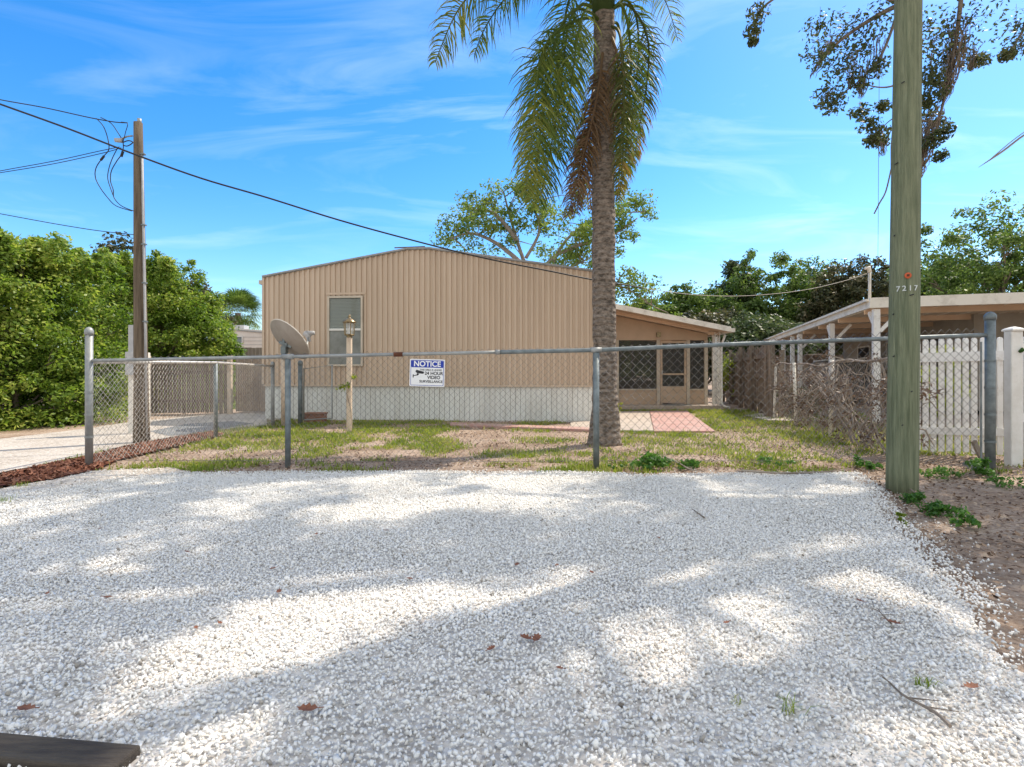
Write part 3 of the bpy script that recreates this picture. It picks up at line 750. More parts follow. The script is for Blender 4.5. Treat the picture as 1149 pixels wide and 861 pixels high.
# lower kick panels, posts, upper panel
mb = MB()
mb.box(((xl+xa[1])/2-0.02, PY, 0.34), (xa[1]-xl-0.04, 0.04, 0.44)); mb.box(((xa[2]+xa[3])/2+0.02, PY, 0.34), (xa[3]-xa[2], 0.04, 0.44))
mb.build('kick_panel', 'porch_tan', porch)
mb = MB()
def up(x0, x1, zb):
    mb.add([Vector((x0, PY-0.02, zb)), Vector((x1, PY-0.02, zb)), Vector((x1, PY-0.02, rz(x1)-0.04)), Vector((x0, PY-0.02, rz(x0)-0.04)),
            Vector((x0, PY+0.03, zb)), Vector((x1, PY+0.03, zb)), Vector((x1, PY+0.03, rz(x1)-0.04)), Vector((x0, PY+0.03, rz(x0)-0.04))],
           [(0, 1, 2, 3), (7, 6, 5, 4), (0, 4, 5, 1), (3, 2, 6, 7), (0, 3, 7, 4), (1, 5, 6, 2)])
up(xl, xa[3]+0.1, zt)
mb.build('upper_panel', 'porch_tan', porch)
for x in (xa[1], xa[2], xa[3]+0.04, PX(692)):
    MB().box((x, PY-0.05, (0.12+zt)/2), (0.10, 0.07, zt-0.12)).build('post', 'trim_cream', porch, bevel=0.005)
MB().box(((xl+xa[3])/2, PY-0.03, 0.575), (xa[3]-xl, 0.05, 0.04)).build('sill_rail', 'trim_cream', porch)
MB().box((xa[1], PY-0.1, zt+0.16), (0.12, 0.08, 0.14)).build('wall_light', 'brass', porch)
MB().box(((xl+xa[1])/2, PY, (0.6+zt)/2), (xa[1]-xl-0.05, 0.006, zt-0.6)).build('screen', 'screen', porch)
MB().box(((xa[2]+xa[3])/2, PY, (0.6+zt)/2), (xa[3]-xa[2]-0.05, 0.006, zt-0.6)).build('screen', 'screen', porch)
# door
dw0, dw1 = xa[1]+0.06, xa[2]-0.06; dc = (dw0+dw1)/2
door = MB(); z0d, z1d = 0.13, zt-0.03
for x in (dw0+0.035, dw1-0.035): door.box((x, PY-0.055, (z0d+z1d)/2), (0.06, 0.035, z1d-z0d))
for z, hh in ((z1d-0.03, 0.06), (PZ(420), 0.05), (0.42, 0.5)): door.box((dc, PY-0.0551, z), (dw1-dw0-0.13, 0.033, hh))
dr = door.build('door', 'porch_tan', porch)
MB().box((dc, PY-0.05, (0.68+z1d)/2), (dw1-dw0-0.12, 0.005, z1d-0.68)).build('screen', 'screen', dr)
MB().box((dw0+0.05, PY-0.09, 1.1), (0.03, 0.04, 0.12)).build('handle', 'plastic_grey', dr)
# side and back framing of porch (screens)
mb = MB()
for Yp in (17.7, 18.9, 20.1, 21.3): mb.box((xa[3]+0.05, Yp, 1.2), (0.07, 0.07, 2.1))
for x in (2.6, 3.7, 4.8): mb.box((x, 21.3, 1.2), (0.07, 0.07, 2.3))
mb.box((xa[3]+0.05, 18.9, 0.6), (0.05, 4.8, 0.05)); mb.box((4.0, 21.3, 0.9), (3.6, 0.05, 0.05)); mb.box((4.0, 21.3, 0.42), (3.6, 0.03, 0.75))
mb.box((xa[3]+0.05, 18.9, 2.18), (0.05, 4.8, 0.05))
mb.build('frame', 'trim_cream', porch)
MB().box((xa[3]+0.05, 18.9, 1.38), (0.006, 4.7, 1.5)).build('screen', 'screen', porch)
# roof slab with fascia
x0r, x1r = 1.9, PX(820, 15.3)
def slabroof(x0, x1, y0, y1, zf, th):
    mb = MB(); a = [Vector((x0, y0, zf(x0))), Vector((x1, y0, zf(x1))), Vector((x1, y0, zf(x1)+th)), Vector((x0, y0, zf(x0)+th))]
    b = [p+Vector((0, y1-y0, 0)) for p in a]
    return mb.add(a+b, [(0, 1, 2, 3), (7, 6, 5, 4), (0, 4, 5, 1), (3, 2, 6, 7), (0, 3, 7, 4), (1, 5, 6, 2)])
prf = slabroof(x0r, x1r-0.02, 15.34, 21.9, rz, 0.06).build('roof', 'soffit', porch)
mb = slabroof(x0r, x1r, 15.28, 15.338, lambda x: rz(x)-0.02, 0.15)
mb.build('fascia', 'fascia', prf)
mb = MB(); mb.box((x1r+0.05, 18.6, rz(x1r)+0.03), (0.12, 6.7, 0.11)); mb.build('gutter', 'fascia', prf)
# beams under the eave
for Yb in (15.9, 17.1, 18.3, 19.5): 
    MB().bar((xa[3]-0.1, Yb, rz(xa[3]-0.1)-0.09), (x1r-0.1, Yb, rz(x1r-0.1)-0.05), 0.05, 0.09).build('rafter', 'soffit', prf)
mb = MB(); mb.bar((xl, 15.9, rz(xl)-0.045), (xa[3]-0.1, 15.9, rz(xa[3]-0.1)-0.045), 0.05, 0.09)
mb.build('rafter', 'soffit', prf)
# lattice corner column + slim posts
lx = PX(806, 15.75)
mb = MB()
for dx in (-0.07, 0.07):
    for dy in (-0.07, 0.07): mb.box((lx+dx, 15.9+dy, 1.2), (0.022, 0.022, 2.18))
z = 0.15; k = 0
while z < 2.2:
    s = 1 if k % 2 else -1
    mb.bar((lx-0.07*s, 15.825, z), (lx+0.07*s, 15.825, z+0.12), 0.012, 0.018); mb.bar((lx-0.07*s, 15.975, z), (lx+0.07*s, 15.975, z+0.12), 0.012, 0.018)
    mb.bar((lx+0.075, 15.83+(0.14 if s < 0 else 0), z), (lx+0.075, 15.83+(0.14 if s > 0 else 0), z+0.12), 0.012, 0.018)
    z += 0.12; k += 1
mb.build('lattice_column', 'white', porch)
for i, (px, Yp) in enumerate(((796.5, 16.3), (800, 17.6), (803, 18.9))):
    MB().box((PX(px, Yp)+0.1, Yp, 1.18), (0.055, 0.055, 2.16)).build('post', 'white', porch)
mb = MB(); mb.tube([(lx+0.16, 15.65, 2.2), (lx+0.13, 15.75, 2.0), (lx+0.11, 15.8, 1.8), (lx+0.11, 15.8, 0.2), (lx+0.16, 15.7, 0.1), (lx+0.28, 15.6, 0.08)], 0.035, 8)
mb.build('downspout', 'white', porch, True)
# bench & meter inside
o = MB().box((PX(699), PY+0.35, PZ(398)), (0.12, 0.04, 0.2)).build('notice_card', 'white', porch)
# blue thing on slab? low doormat
slab_mat = MB().box((dc, 16.05, 0.127), (0.8, 0.4, 0.012)).build('door_mat', 'galv_dark'); tag(slab_mat, 'thin dark door mat lying on the porch slab in front of the screen door', 'door mat')

# ================================================================= CARPORT + NEIGHBOUR HOME
cp = thing('carport', 'open flat-roofed carport with white posts and a pale fascia behind the big green pole', 'carport', (7.5, 11.05, 0))
D = Vector((0.307, 1, 0)).normalized(); E_ = Vector((D.y, -D.x, 0))
C0 = Vector((7.5, 11.05, 0))
def CP(a, b, z): return C0+D*a+E_*b+Vector((0, 0, z))
CM = Matrix((E_, D, Vector((0, 0, 1)))).transposed()
RL = 13.5; RW = 9.0; ZR = 2.44
rf = MB().box(CP(RL/2+0.03, RW/2, ZR+0.09), (RW-0.08, RL-0.02, 0.06), CM).build('roof', 'carport_under', cp)
mb = MB(); mb.box(CP(0, RW/2-0.05, ZR+0.085), (RW+0.1, 0.05, 0.21), CM); mb.build('front_fascia', 'fascia', rf)
mb = MB(); mb.box(CP(RL/2+0.05, -0.07, ZR+0.085), (0.05, RL, 0.20), CM); mb.box(CP(RL/2+0.05, -0.12, ZR+0.15), (0.07, RL, 0.05), CM); mb.build('side_fascia', 'fascia', rf)
mb = MB()
for a in (0.9, 2.9, 4.9, 6.9, 8.9, 10.9, 12.9): mb.box(CP(a, RW/2, ZR-0.0), (RW-0.15, 0.07, 0.13), CM)
mb.build('cross_beam', 'soffit', rf)
mb = MB()
k = 0
while k*0.4 < RW-0.3:
    mb.box(CP(RL/2, 0.2+k*0.4, ZR+0.055), (0.03, RL-0.1, 0.012), CM); k += 1
mb.build('ceiling_rib', 'fascia', rf)
for px in (981, 932, 896.6, 888, 878):
    kx = (px-CX)/F; t_ = (C0.x-kx*C0.y)/(kx-0.307) if px != 981 else 0
    a = t_*math.hypot(1, .307)
    wd = 0.125
    ps = MB().box(CP(a+0.1, 0.05, ZR/2-0.04), (wd, wd, ZR+0.0), CM).build('post', 'white_worn', cp, bevel=0.008)
    if px in (981, 932, 896.6):
        m2 = MB(); m2.bar(CP(a+0.1, 0.12, ZR-0.5), CP(a+0.1, 0.5, ZR-0.07), 0.05, 0.07); m2.bar(CP(a+0.15, 0.05, ZR-0.42), CP(a+0.5, 0.05, ZR-0.07), 0.05, 0.07)
        m2.build('brace', 'white_worn', ps)
for b_ in (4.3, 8.6):
    MB().box(CP(0.1, b_, ZR/2-0.04), (0.13, 0.13, ZR), CM).build('post', 'white_worn', cp, bevel=0.008)
tag(MB().box(CP(RL/2, RW/2-0.3, 0.03), (RW+0.4, RL, 0.05), CM).build('carport_slab', 'concrete'), kind='structure')
# mast
mast = thing('service_mast', 'thin pipe mast standing on the carport corner where the pale wire ends', 'mast', CP(0.25, 0.0, ZR+0.1))
mb = MB(); mp_ = CP(0.25, -0.02, 0); mb.tube([(mp_.x, mp_.y, ZR+0.1), (mp_.x, mp_.y, 3.22)], 0.028, 8); mb.build('pipe', 'fascia', mast, True)
mb = MB(); mb.tube([(mp_.x, mp_.y, 3.2), (mp_.x-0.02, mp_.y, 3.3), (mp_.x-0.1, mp_.y, 3.28)], [0.04, 0.045, 0.03], 8); mb.build('weatherhead', 'fascia', mast, True)
# neighbour home behind the carport
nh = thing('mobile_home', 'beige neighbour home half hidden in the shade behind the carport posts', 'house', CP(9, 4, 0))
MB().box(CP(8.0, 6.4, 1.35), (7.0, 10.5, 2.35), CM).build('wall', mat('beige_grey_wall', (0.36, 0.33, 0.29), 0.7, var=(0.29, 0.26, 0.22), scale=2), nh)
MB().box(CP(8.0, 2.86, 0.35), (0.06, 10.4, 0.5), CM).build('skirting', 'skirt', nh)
for a in (4.6, 7.4, 10.4):
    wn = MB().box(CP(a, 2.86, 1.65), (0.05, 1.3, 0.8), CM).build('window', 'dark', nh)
    mb = MB()
    for da in (-0.67, 0.67): mb.box(CP(a+da, 2.84, 1.65), (0.06, 0.06, 0.9), CM)
    for dz in (-0.43, 0.0, 0.43): mb.box(CP(a, 2.838, 1.65+dz), (0.06, 1.28, 0.05), CM)
    mb.build('frame', 'white', wn)
MB().box(CP(2.72, 6.4, 1.4), (0.95, 0.06, 2.0), CM).build('door', 'skirt', nh)
bk = thing('board_fence', 'added dark board fence that darkens the open far end of the carport', 'fence', CP(13.6, 1.5, 0))  # added boards: darken the gap where bright trees showed through
MB().box(CP(13.9, 1.2, 0.95), (5.2, 0.04, 1.9), CM).build('boards', 'fence_wood', bk)
for k_ in range(4): MB().box(CP(13.84, -1.2+k_*1.6, 0.95), (0.09, 0.07, 1.95), CM).build('post', 'fence_wood', bk)
# parked vehicle under the carport (dark windows band with pale roof seen between posts)
car = thing('parked_car', 'dark parked car with a pale roof standing under the carport behind the posts', 'car', CP(8.2, 1.3, 0))
def carbody():
    mb = MB(); prof = [(-2.2, 0.35), (-2.25, 0.75), (-1.9, 0.95), (-1.2, 1.02), (-0.65, 1.45), (1.0, 1.5), (1.7, 1.08), (2.2, 1.0), (2.25, 0.4)]
    vs = []; n = len(prof)
    for s, inset in ((-1, 0), (1, 0)):
        for (x, z) in prof:
            k_ = 0.82 if z < 1.2 else 0.62
            vs.append(CP(8.2+x, 1.45+s*k_, z))
    fs = [tuple(range(n)), tuple(range(2*n-1, n-1, -1))]+[(i, n+i, n+(i+1) % n, (i+1) % n) for i in range(n)]
    return mb.add(vs, fs)
carpaint = mat('car_paint', (0.10, 0.11, 0.12), 0.25, spec=0.6)
carbody().build('body', carpaint, car, bevel=0.05)
MB().box(CP(8.35, 1.45, 1.52), (1.2, 1.6, 0.05), CM).build('roof_panel', 'white', car, bevel=0.02)
for s in (-1, 1):
    mb = MB(); mb.add([CP(8.2-1.05, 1.45+s*0.80, 1.06), CP(8.2+1.45, 1.45+s*0.80, 1.1), CP(8.2+0.95, 1.45+s*0.66, 1.42), CP(8.2-0.6, 1.45+s*0.66, 1.40)], [(0, 1, 2, 3)]); mb.build('side_window', 'dark', car)
    for a in (-1.4, 1.4):
        wl = MB(); c = CP(8.2+a, 1.45+s*0.78, 0.32); wl.tube([c-E_*0.1, c+E_*0.1], 0.32, 18); w_ = wl.build('wheel', 'cable', car)
        MB().tube([c-E_*0.11, c+E_*0.11], 0.18, 14).build('rim', 'plastic_grey', w_)

# ================================================================= FENCES
def chainmesh(A, B, zb, zA, zB, pitch, r=0.0019, jag=True, k=3):
    A = Vector((A[0], A[1], 0)); B = Vector((B[0], B[1], 0)); Ln = (B-A).length; d = (B-A).normalized(); nrm = Vector((-d.y, d.x, 0))
    mb = MB(); hp = pitch/2; nz = int(Ln/hp)
    for i in range(nz):
        u0 = i*hp; pts = []; j = 0
        zt = zA+(zB-zA)*u0/Ln
        nseg = int((zt-zb)/hp)
        zofs = zt-nseg*hp
        for j in range(nseg+1):
            u = u0+(hp if (j+i) % 2 else 0)+0.002*math.sin(u0*1.7+j*0.9); z = zofs+j*hp
            if u > Ln: u = Ln
            wob = 0.010*math.sin(u*2.1+z*3)+0.006*math.sin(u*5.3-z*4)
            pts.append(A+d*u+nrm*(wob+(0.002 if j % 2 else -0.002))+Vector((0, 0, z)))
        if len(pts) > 1: mb.tube(pts, r, k, False)
    return mb
def steelpost(parent, x, y, z1, r, m, cap=True, z0=-0.05):
    p = MB().tube([(x, y, z0), (x, y, z1)], r, 14).build('post', m, parent, True)
    if cap:
        MB().lathe((x, y, z1), [(r*1.18, -0.03), (r*1.2, 0.0), (r*1.15, 0.02), (r*0.8, 0.045), (r*0.3, 0.058), (0.001, 0.06)], 14).build('cap', m, p, True)
    return p
ff = thing('chain_link_fence', 'long grey chain link fence crossing the whole lot along the back of the white gravel', 'fence', G(574, 530))
YF = 5.96
def FX(px): return (px-CX)/F*YF
def FZ(py): return H+(HY-py)/F*YF
xL, xR = FX(100), FX(1111)
steelpost(ff, xL, YF, FZ(373), 0.038, 'galv')
railz = lambda x: np.interp(x, [FX(100), FX(323), FX(669), FX(820), FX(1111)], [FZ(405), FZ(400.5), FZ(393), FZ(386.5), FZ(376)])
steelpost(ff, FX(323), YF, railz(FX(323))-0.03, 0.030, 'galv_dark', False)
steelpost(ff, FX(669), YF, railz(FX(669))-0.03, 0.034, 'galv_dark', False)
steelpost(ff, xR, YF, FZ(356), 0.049, 'galv_dark')
for x in (FX(323), FX(669)):
    z = railz(x); MB().tube([(x-0.06, YF, z), (x+0.06, YF, z)], 0.031, 12).build('loop_cap', 'galv', ff, True)
seg = [FX(100), FX(210), FX(323), FX(450), FX(560), FX(669), FX(745), FX(820), FX(970), FX(1111)]
def railpts(a, b, n=8): return [(a+(b-a)*i/n, YF, float(railz(a+(b-a)*i/n))) for i in range(n+1)]
MB().tube(railpts(seg[0], FX(560), 24), 0.019, 10).build('rail', 'galv', ff, True)
MB().tube(railpts(FX(560), xR, 24), 0.024, 10).build('rail', 'galv_dark', ff, True)
MB().tube(railpts(FX(442), FX(452), 1), 0.026, 10).build('rust_sleeve', 'rust', ff, True)
MB().tube(railpts(FX(556), FX(561), 1), 0.028, 10).build('rail_sleeve', 'galv', ff, True)
for x, zz_ in ((xL, (0.35, 0.6, 0.85)), (xR, (0.3, 0.6, 0.9, 1.2))):
    for z in zz_:
        MB().tube([(x, YF, z-0.012), (x, YF, z+0.012)], 0.053 if x > 0 else 0.042, 12).build('tension_band', 'galv_dark' if x > 0 else 'galv', ff)
s_ = -0.10
MB().box((xR+s_, YF, 0.72), (0.018, 0.008, 1.38)).build('tension_bar', 'galv_dark', ff)
chainmesh((xL+0.05, YF+0.03), (FX(669), YF+0.03), 0.03, float(railz(xL))+0.035, float(railz(FX(669)))+0.045, 0.078, 0.0021).build('chain_mesh', 'wire', ff)
chainmesh((FX(669)+0.02, YF+0.03), (xR-0.09, YF+0.03), 0.03, float(railz(FX(669)))+0.04, float(railz(xR))+0.085, 0.094, 0.0030).build('chain_mesh', 'wire', ff)
MB().tube([(xL, YF+0.025, 0.09), (-1, YF+0.03, 0.07), (1, YF+0.03, 0.08), (xR, YF+0.03, 0.08)], 0.0025, 5).build('tension_wire', 'wire', ff)

sf = thing('chain_link_fence', 'pale chain link side fence running back from the left corner post beside the mulch', 'fence', (-4.8, 8.5, 0))
sx0 = G(242, 493); sx1 = G(306, 478)
A0 = Vector((xL, YF, 0))
steelpost(sf, sx0.x, sx0.y, 1.22, 0.032, 'galv_dark', False); steelpost(sf, sx1.x, sx1.y, 1.25, 0.036, 'galv')
mb = MB(); mb.tube([(A0.x, A0.y+0.02, 1.19), (sx0.x, sx0.y, 1.235), (sx1.x, sx1.y, 1.215)], 0.022, 10); mb.build('rail', 'rail_pale', sf, True)
chainmesh((A0.x+0.02, A0.y+0.05), (sx1.x+0.02, sx1.y), 0.03, 1.22, 1.24, 0.068, 0.0021).build('chain_mesh', 'wire_pale', sf)

gt = thing('gate', 'small leaning chain link gate standing against the white skirting by the satellite dish', 'gate', G(336, 476))
g0 = G(337, 476.5)
steelpost(gt, g0.x, g0.y, 1.28, 0.045, 'galv_dark')
steelpost(gt, sx1.x+0.14, sx1.y+0.2, 1.22, 0.026, 'galv')
mb = MB(); a = Vector((g0.x+0.09, g0.y-0.05, 0)); b = Vector((g0.x+0.62, g0.y+0.12, 0))
mb.tube([a+Vector((0, 0, .1)), a+Vector((0, 0, 1.16)), b+Vector((0, 0, 1.24)), b+Vector((0, 0, .12)), a+Vector((0, 0, .1))], 0.018, 8); mb.build('gate_frame', 'galv', gt, True)
chainmesh(a, b, 0.12, 1.17, 1.23, 0.07, 0.0018).build('chain_mesh', 'wire_pale', gt)

rs = thing('chain_link_fence', 'sagging chain link fence tangled in dry vines beside the carport', 'fence', (5.5, 10, 0))
q0 = Vector((6.17, 12.6, 0)); q1 = Vector((4.62, 6.4, 0))
tp = []
for i in range(13):
    t_ = i/12; p = q0.lerp(q1, t_); z = 1.24+0.06*math.sin(t_*9)*(1-t_)+0.03*math.sin(t_*20); tp.append((p.x, p.y, z))
MB().tube(tp, 0.016, 7).build('rail', 'twig', rs, True)
for t_, lean in ((0, 0.05), (0.3, -0.04), (0.62, 0.03), (0.97, 0.0)):
    p = q0.lerp(q1, t_); MB().tube([(p.x, p.y, -0.05), (p.x+lean, p.y, 1.28)], 0.03, 8).build('post', 'fascia', rs, True)
chainmesh(q0, q1, 0.05, 1.24, 1.26, 0.075, 0.0017).build('chain_mesh', 'twig', rs)

# wooden back fence (boards, with rails and posts on this side), leaning a bit
wf = thing('wooden_fence', 'weathered brown board fence with split rails running back beside the porch', 'fence', (6.9, 15.5, 0))
w0 = Vector((6.25, 12.9, 0)); w1 = Vector((8.2, 20.5, 0)); dd = (w1-w0).normalized(); nn_ = Vector((-dd.y, dd.x, 0)); Lw = (w1-w0).length
mb = MB(); u = 0.0; rr_ = random.Random(4)
while u < Lw:
    wd = rr_.uniform(0.13, 0.15); h_ = 1.78+rr_.uniform(-.06, .06); p = w0+dd*(u+wd/2)
    mb.box((p.x-nn_.x*0.03, p.y-nn_.y*0.03, h_/2), (wd-0.012, 0.02, h_), Matrix((dd, nn_, Vector((rr_.uniform(-.02, .02), rr_.uniform(-.02, .02), 1)))).transposed()); u += wd
mb.build('boards', 'fence_wood', wf)
for z in (0.35, 1.0, 1.5): MB().bar(w0+Vector((0, 0, z))+nn_*0.02, w1+Vector((0, 0, z+0.02))+nn_*0.02, 0.045, 0.09).build('rail', 'fence_wood', wf)
for k in range(5):
    p = w0+dd*(k*1.95+0.05)+nn_*0.09; l_ = rr_.uniform(-.1, .1)
    MB().bar((p.x, p.y, -0.05), (p.x+dd.x*l_, p.y+dd.y*l_, 1.9), 0.09, 0.09).build('post', 'fence_wood', wf)
# second, grey fence post cluster at the near end
wp = MB(); wp.bar((6.2, 12.7, -0.05), (6.16, 12.7, 1.75), 0.12, 0.1); wp.bar((6.33, 12.6, -0.05), (6.36, 12.6, 1.62), 0.09, 0.09)
wp.build('post', 'fence_wood', wf)

# white picket fence
pf = thing('picket_fence', 'worn white picket fence with rounded tops between green pole and steel post', 'fence', (5.8, 7.1, 0))
mb = MB()
def picket(mb, x, y, z0, z1, w_, t_=0.018, tl=0.0):
    n = 6; out = [(-w_/2, z0), (w_/2, z0)]
    for i in range(n+1):
        a = math.pi*i/n; out.append((w_/2*math.cos(a), z1-w_/2+w_/2*math.sin(a)))
    vs = [Vector((x+p[0]+tl*(p[1]), y-t_/2, p[1])) for p in out]+[Vector((x+p[0]+tl*p[1], y+t_/2, p[1])) for p in out]; m_ = len(out)
    mb.add(vs, [tuple(range(m_)), tuple(range(2*m_-1, m_-1, -1))]+[(i, m_+i, m_+(i+1) % m_, (i+1) % m_) for i in range(m_)])
xp = 5.16; yp = 7.35; k = 0; pr = random.Random(9)
pend = (6.42, 6.55)
while xp < 6.35:
    t_ = (xp-4.9)/1.5; yy = 7.35-0.8*t_
    picket(mb, xp, yy, 0.02+pr.uniform(0, .04), 1.50+0.03*t_+pr.uniform(-.01, .01), 0.0685, tl=pr.uniform(-.004, .004)); xp += 0.0735; k += 1
mb.build('pickets', 'white_worn', pf)
for z in (0.3, 1.26): MB().bar((5.13, 7.23-0.03, z), (6.4, 6.56-0.03, z+0.03), 0.035, 0.12 if z > 1 else 0.09).build('rail', 'white_worn', pf)
vpost = thing('fence_post', 'thick square white post with a flat cap near the right edge', 'post', (5.6, 5.9, 0))
vx = (1137-CX)/F*6.1
MB().box((vx, 6.1, 0.76), (0.135, 0.10, 1.56)).build('shaft', 'white', vpost, bevel=0.01)
MB().lathe((vx, 6.1, 1.54), [(0.10, 0), (0.104, 0.015), (0.085, 0.03), (0.02, 0.05)], 4).build('cap', 'white', vpost)
for o_ in vpost.children:
    if o_.name.startswith('cap'):
        c_ = Vector((vx, 6.1, 0)); m_ = Matrix.Translation(c_) @ Matrix.Rotation(R(45), 4, 'Z') @ Matrix.Translation(-c_); o_.data.transform(m_)
mb = MB(); mb.tube([(vx+0.025, 6.042, 1.33), (vx+0.045, 6.042, 1.31)], 0.03, 8); mb.build('mould_patch', 'weed', vpost)
rf2 = thing('picket_fence', 'short stretch of white rail fence leaving the photo right of the thick white post', 'fence', (6.6, 6.3, 0))
for z in (0.55, 1.35): MB().bar((vx+0.12, 6.15, z), (vx+3.2, 6.35, z), 0.04, 0.1).build('rail', 'white_worn', rf2)
mb = MB()
for k in range(18): picket(mb, vx+0.32+k*0.15, 6.27+k*0.01, 0.05, 1.45, 0.08)
mb.build('pickets', 'white_worn', rf2)

# ================================================================= SIGN
def text_mesh(body, size, bold=0.0, extr=0.0006):
    cu = bpy.data.curves.new('txt', 'FONT'); cu.body = body; cu.size = size; cu.align_x = 'CENTER'; cu.align_y = 'CENTER'; cu.extrude = extr; cu.offset = bold
    ob = bpy.data.objects.new('txt', cu); COL.objects.link(ob); bpy.context.view_layer.update()
    me = bpy.data.meshes.new_from_object(ob.evaluated_get(bpy.context.evaluated_depsgraph_get()))
    COL.objects.unlink(ob); bpy.data.objects.remove(ob); return me
sg = thing('warning_sign', 'white and blue NOTICE video surveillance sign wired to the chain link fence', 'sign', (FX(480), YF-0.06, FZ(419)))
scx, scz = FX(480), FZ(418.6); sw, sh = FX(499.5)-FX(460.5), FZ(403.5)-FZ(434)
TILT = R(1.5)
SM = Matrix.Translation((scx, YF-0.045, scz)) @ Matrix.Rotation(TILT, 4, 'Y') @ Matrix.Rotation(R(90), 4, 'X')
def rrect(w_, h_, r_, z0, z1, n=5):
    mb = MB(); poly = []
    for cx_, cy_, a0 in ((w_/2-r_, h_/2-r_, 0), (-w_/2+r_, h_/2-r_, 90), (-w_/2+r_, -h_/2+r_, 180), (w_/2-r_, -h_/2+r_, 270)):
        for i in range(n+1):
            a = R(a0+90*i/n); poly.append((cx_+r_*math.cos(a), cy_+r_*math.sin(a)))
    return mb.prism(poly, z0, z1)
def signpart(mb_or_me, name, m, off=(0, 0, 0)):
    if isinstance(mb_or_me, MB):
        me = bpy.data.meshes.new(name); me.from_pydata(mb_or_me.v, [], mb_or_me.f)
    else: me = mb_or_me; me.name = name
    me.transform(SM @ Matrix.Translation(off)); me.update()
    return link(me, name, m, sg)
signpart(rrect(sw, sh, 0.012, -0.003, 0.0), 'board', 'sign_white')
fr_ = signpart(rrect(sw-0.022, sh-0.022, 0.012, 0.0003, 0.0012), 'border', 'sign_blue')
signpart(rrect(sw-0.032, sh-0.032, 0.009, 0.0013, 0.0022), 'face', 'sign_white')
signpart(rrect(sw-0.032, 0.075, 0.009, 0.0023, 0.0032), 'header', 'sign_blue', (0, sh/2-0.055, 0))
signpart(text_mesh('NOTICE', 0.082, 0.0022), 'header_lettering', 'sign_white', (0, sh/2-0.055, 0.0045))
signpart(text_mesh('THIS AREA IS UNDER', 0.026, 0.0003), 'lettering', 'sign_black', (0.04, 0.032, 0.0035))
signpart(text_mesh('24 HOUR', 0.049, 0.0012), 'lettering', 'sign_black', (0.075, -0.006, 0.0035))
signpart(text_mesh('VIDEO', 0.049, 0.0012), 'lettering', 'sign_black', (0.075, -0.051, 0.0035))
signpart(text_mesh('SURVEILLANCE', 0.038, 0.0008), 'lettering', 'sign_black', (0.045, -0.096, 0.0035))
ci = MB()
ci.prism([(-0.13, 0.015), (-0.118, 0.032), (-0.035, 0.012), (-0.035, -0.006), (-0.05, -0.012), (-0.115, -0.004)], 0.0024, 0.0034)
ci.prism([(-0.112, -0.006), (-0.085, -0.012), (-0.10, -0.03), (-0.15, -0.038), (-0.15, -0.03), (-0.115, -0.022)], 0.0024, 0.0034)
ci.prism([(-0.158, -0.02), (-0.148, -0.02), (-0.148, -0.055), (-0.158, -0.055)], 0.0024, 0.0034)
signpart(ci, 'camera_icon', 'sign_black')

# ================================================================= RIGHT UTILITY POLE
pb = Vector((G(1012, 553).x, G(1012, 553).y, 0))
pole = thing('utility_pole', 'thick greenish utility pole with small digits at the right edge of the gravel', 'pole', pb)
lean = Vector(((1018.5-CX)/F*pb.y-pb.x, 0, 0))/ (H+(HY-46)/F*pb.y)
pts = [pb+lean*z+Vector((0, 0, z)) for z in np.linspace(-0.1, 8.5, 30)]
rads = [0.122*(1-0.018*i*0.6) for i in range(30)]
MB().tube(pts, rads, 32).build('shaft', 'wood_pole', pole, True)
def onpole(px, py):
    """point on the pole's front surface at pixel"""
    z = H+(HY-py)/F*(pb.y-0.12); c = pb+lean*z; r0 = 0.119
    x = (px-CX)/F*(pb.y-0.115); dx = max(-r0*.98, min(r0*.98, x-c.x)); return c, z, r0, math.asin(dx/r0)
c, z, r0, a = onpole(1019.5, 309)
me = bpy.data.meshes.new('tag'); mbt = MB(); mbt.lathe((0, 0, 0), [(0.026, -0.001), (0.026, 0.001), (0.02, 0.004), (0.001, 0.004)], 16)
me.from_pydata(mbt.v, [], mbt.f)
me.transform(Matrix.Translation((c.x+(r0+0.003)*math.sin(a), c.y-(r0+0.003)*math.cos(a), z)) @ Matrix.Rotation(a, 4, 'Z') @ Matrix.Rotation(R(90), 4, 'X'))
tagd = link(me, 'inspection_tag', 'orange', pole)
me = bpy.data.meshes.new('tagc'); mbt = MB(); mbt.box((0, 0, 0.005), (0.02, 0.02, 0.002)); me.from_pydata(mbt.v, [], mbt.f)
me.transform(Matrix.Translation((c.x+(r0+0.003)*math.sin(a), c.y-(r0+0.003)*math.cos(a), z)) @ Matrix.Rotation(a, 4, 'Z') @ Matrix.Rotation(R(90), 4, 'X'))
link(me, 'tag_centre', 'rust', tagd)
c, z, r0, a0 = onpole(1016.5, 323.5)
for i, ch in enumerate('7217'):
    a = a0+(i-1.0)*0.36
    me = text_mesh(ch, 0.063, 0.0012, 0.0015)
    me.transform(Matrix.Translation((c.x+(r0+0.003)*math.sin(a), c.y-(r0+0.003)*math.cos(a), z)) @ Matrix.Rotation(a, 4, 'Z') @ Matrix.Rotation(R(90), 4, 'X'))
    me.name = 'numeral'; link(me, 'numeral', 'numeral', pole)
mb = MB()
for (px, py, l) in ((1021, 331.5, .03), (1003, 180, .03), (1016, 90, .025), (1010, 400, .012), (1022, 440, .01), (1006, 262, .012), (1014, 478, .012), (1001, 352, .01)):
    c, z, r0, a = onpole(px, py); r1 = r0+0.002
    p = Vector((c.x+r1*math.sin(a), c.y-r1*math.cos(a), z)); p2 = Vector((c.x+r1*math.sin(a+l/r1), c.y-r1*math.cos(a+l/r1), z+0.008)); mb.tube([p, p2], 0.005, 6)
mb.build('staple', 'cable', pole)

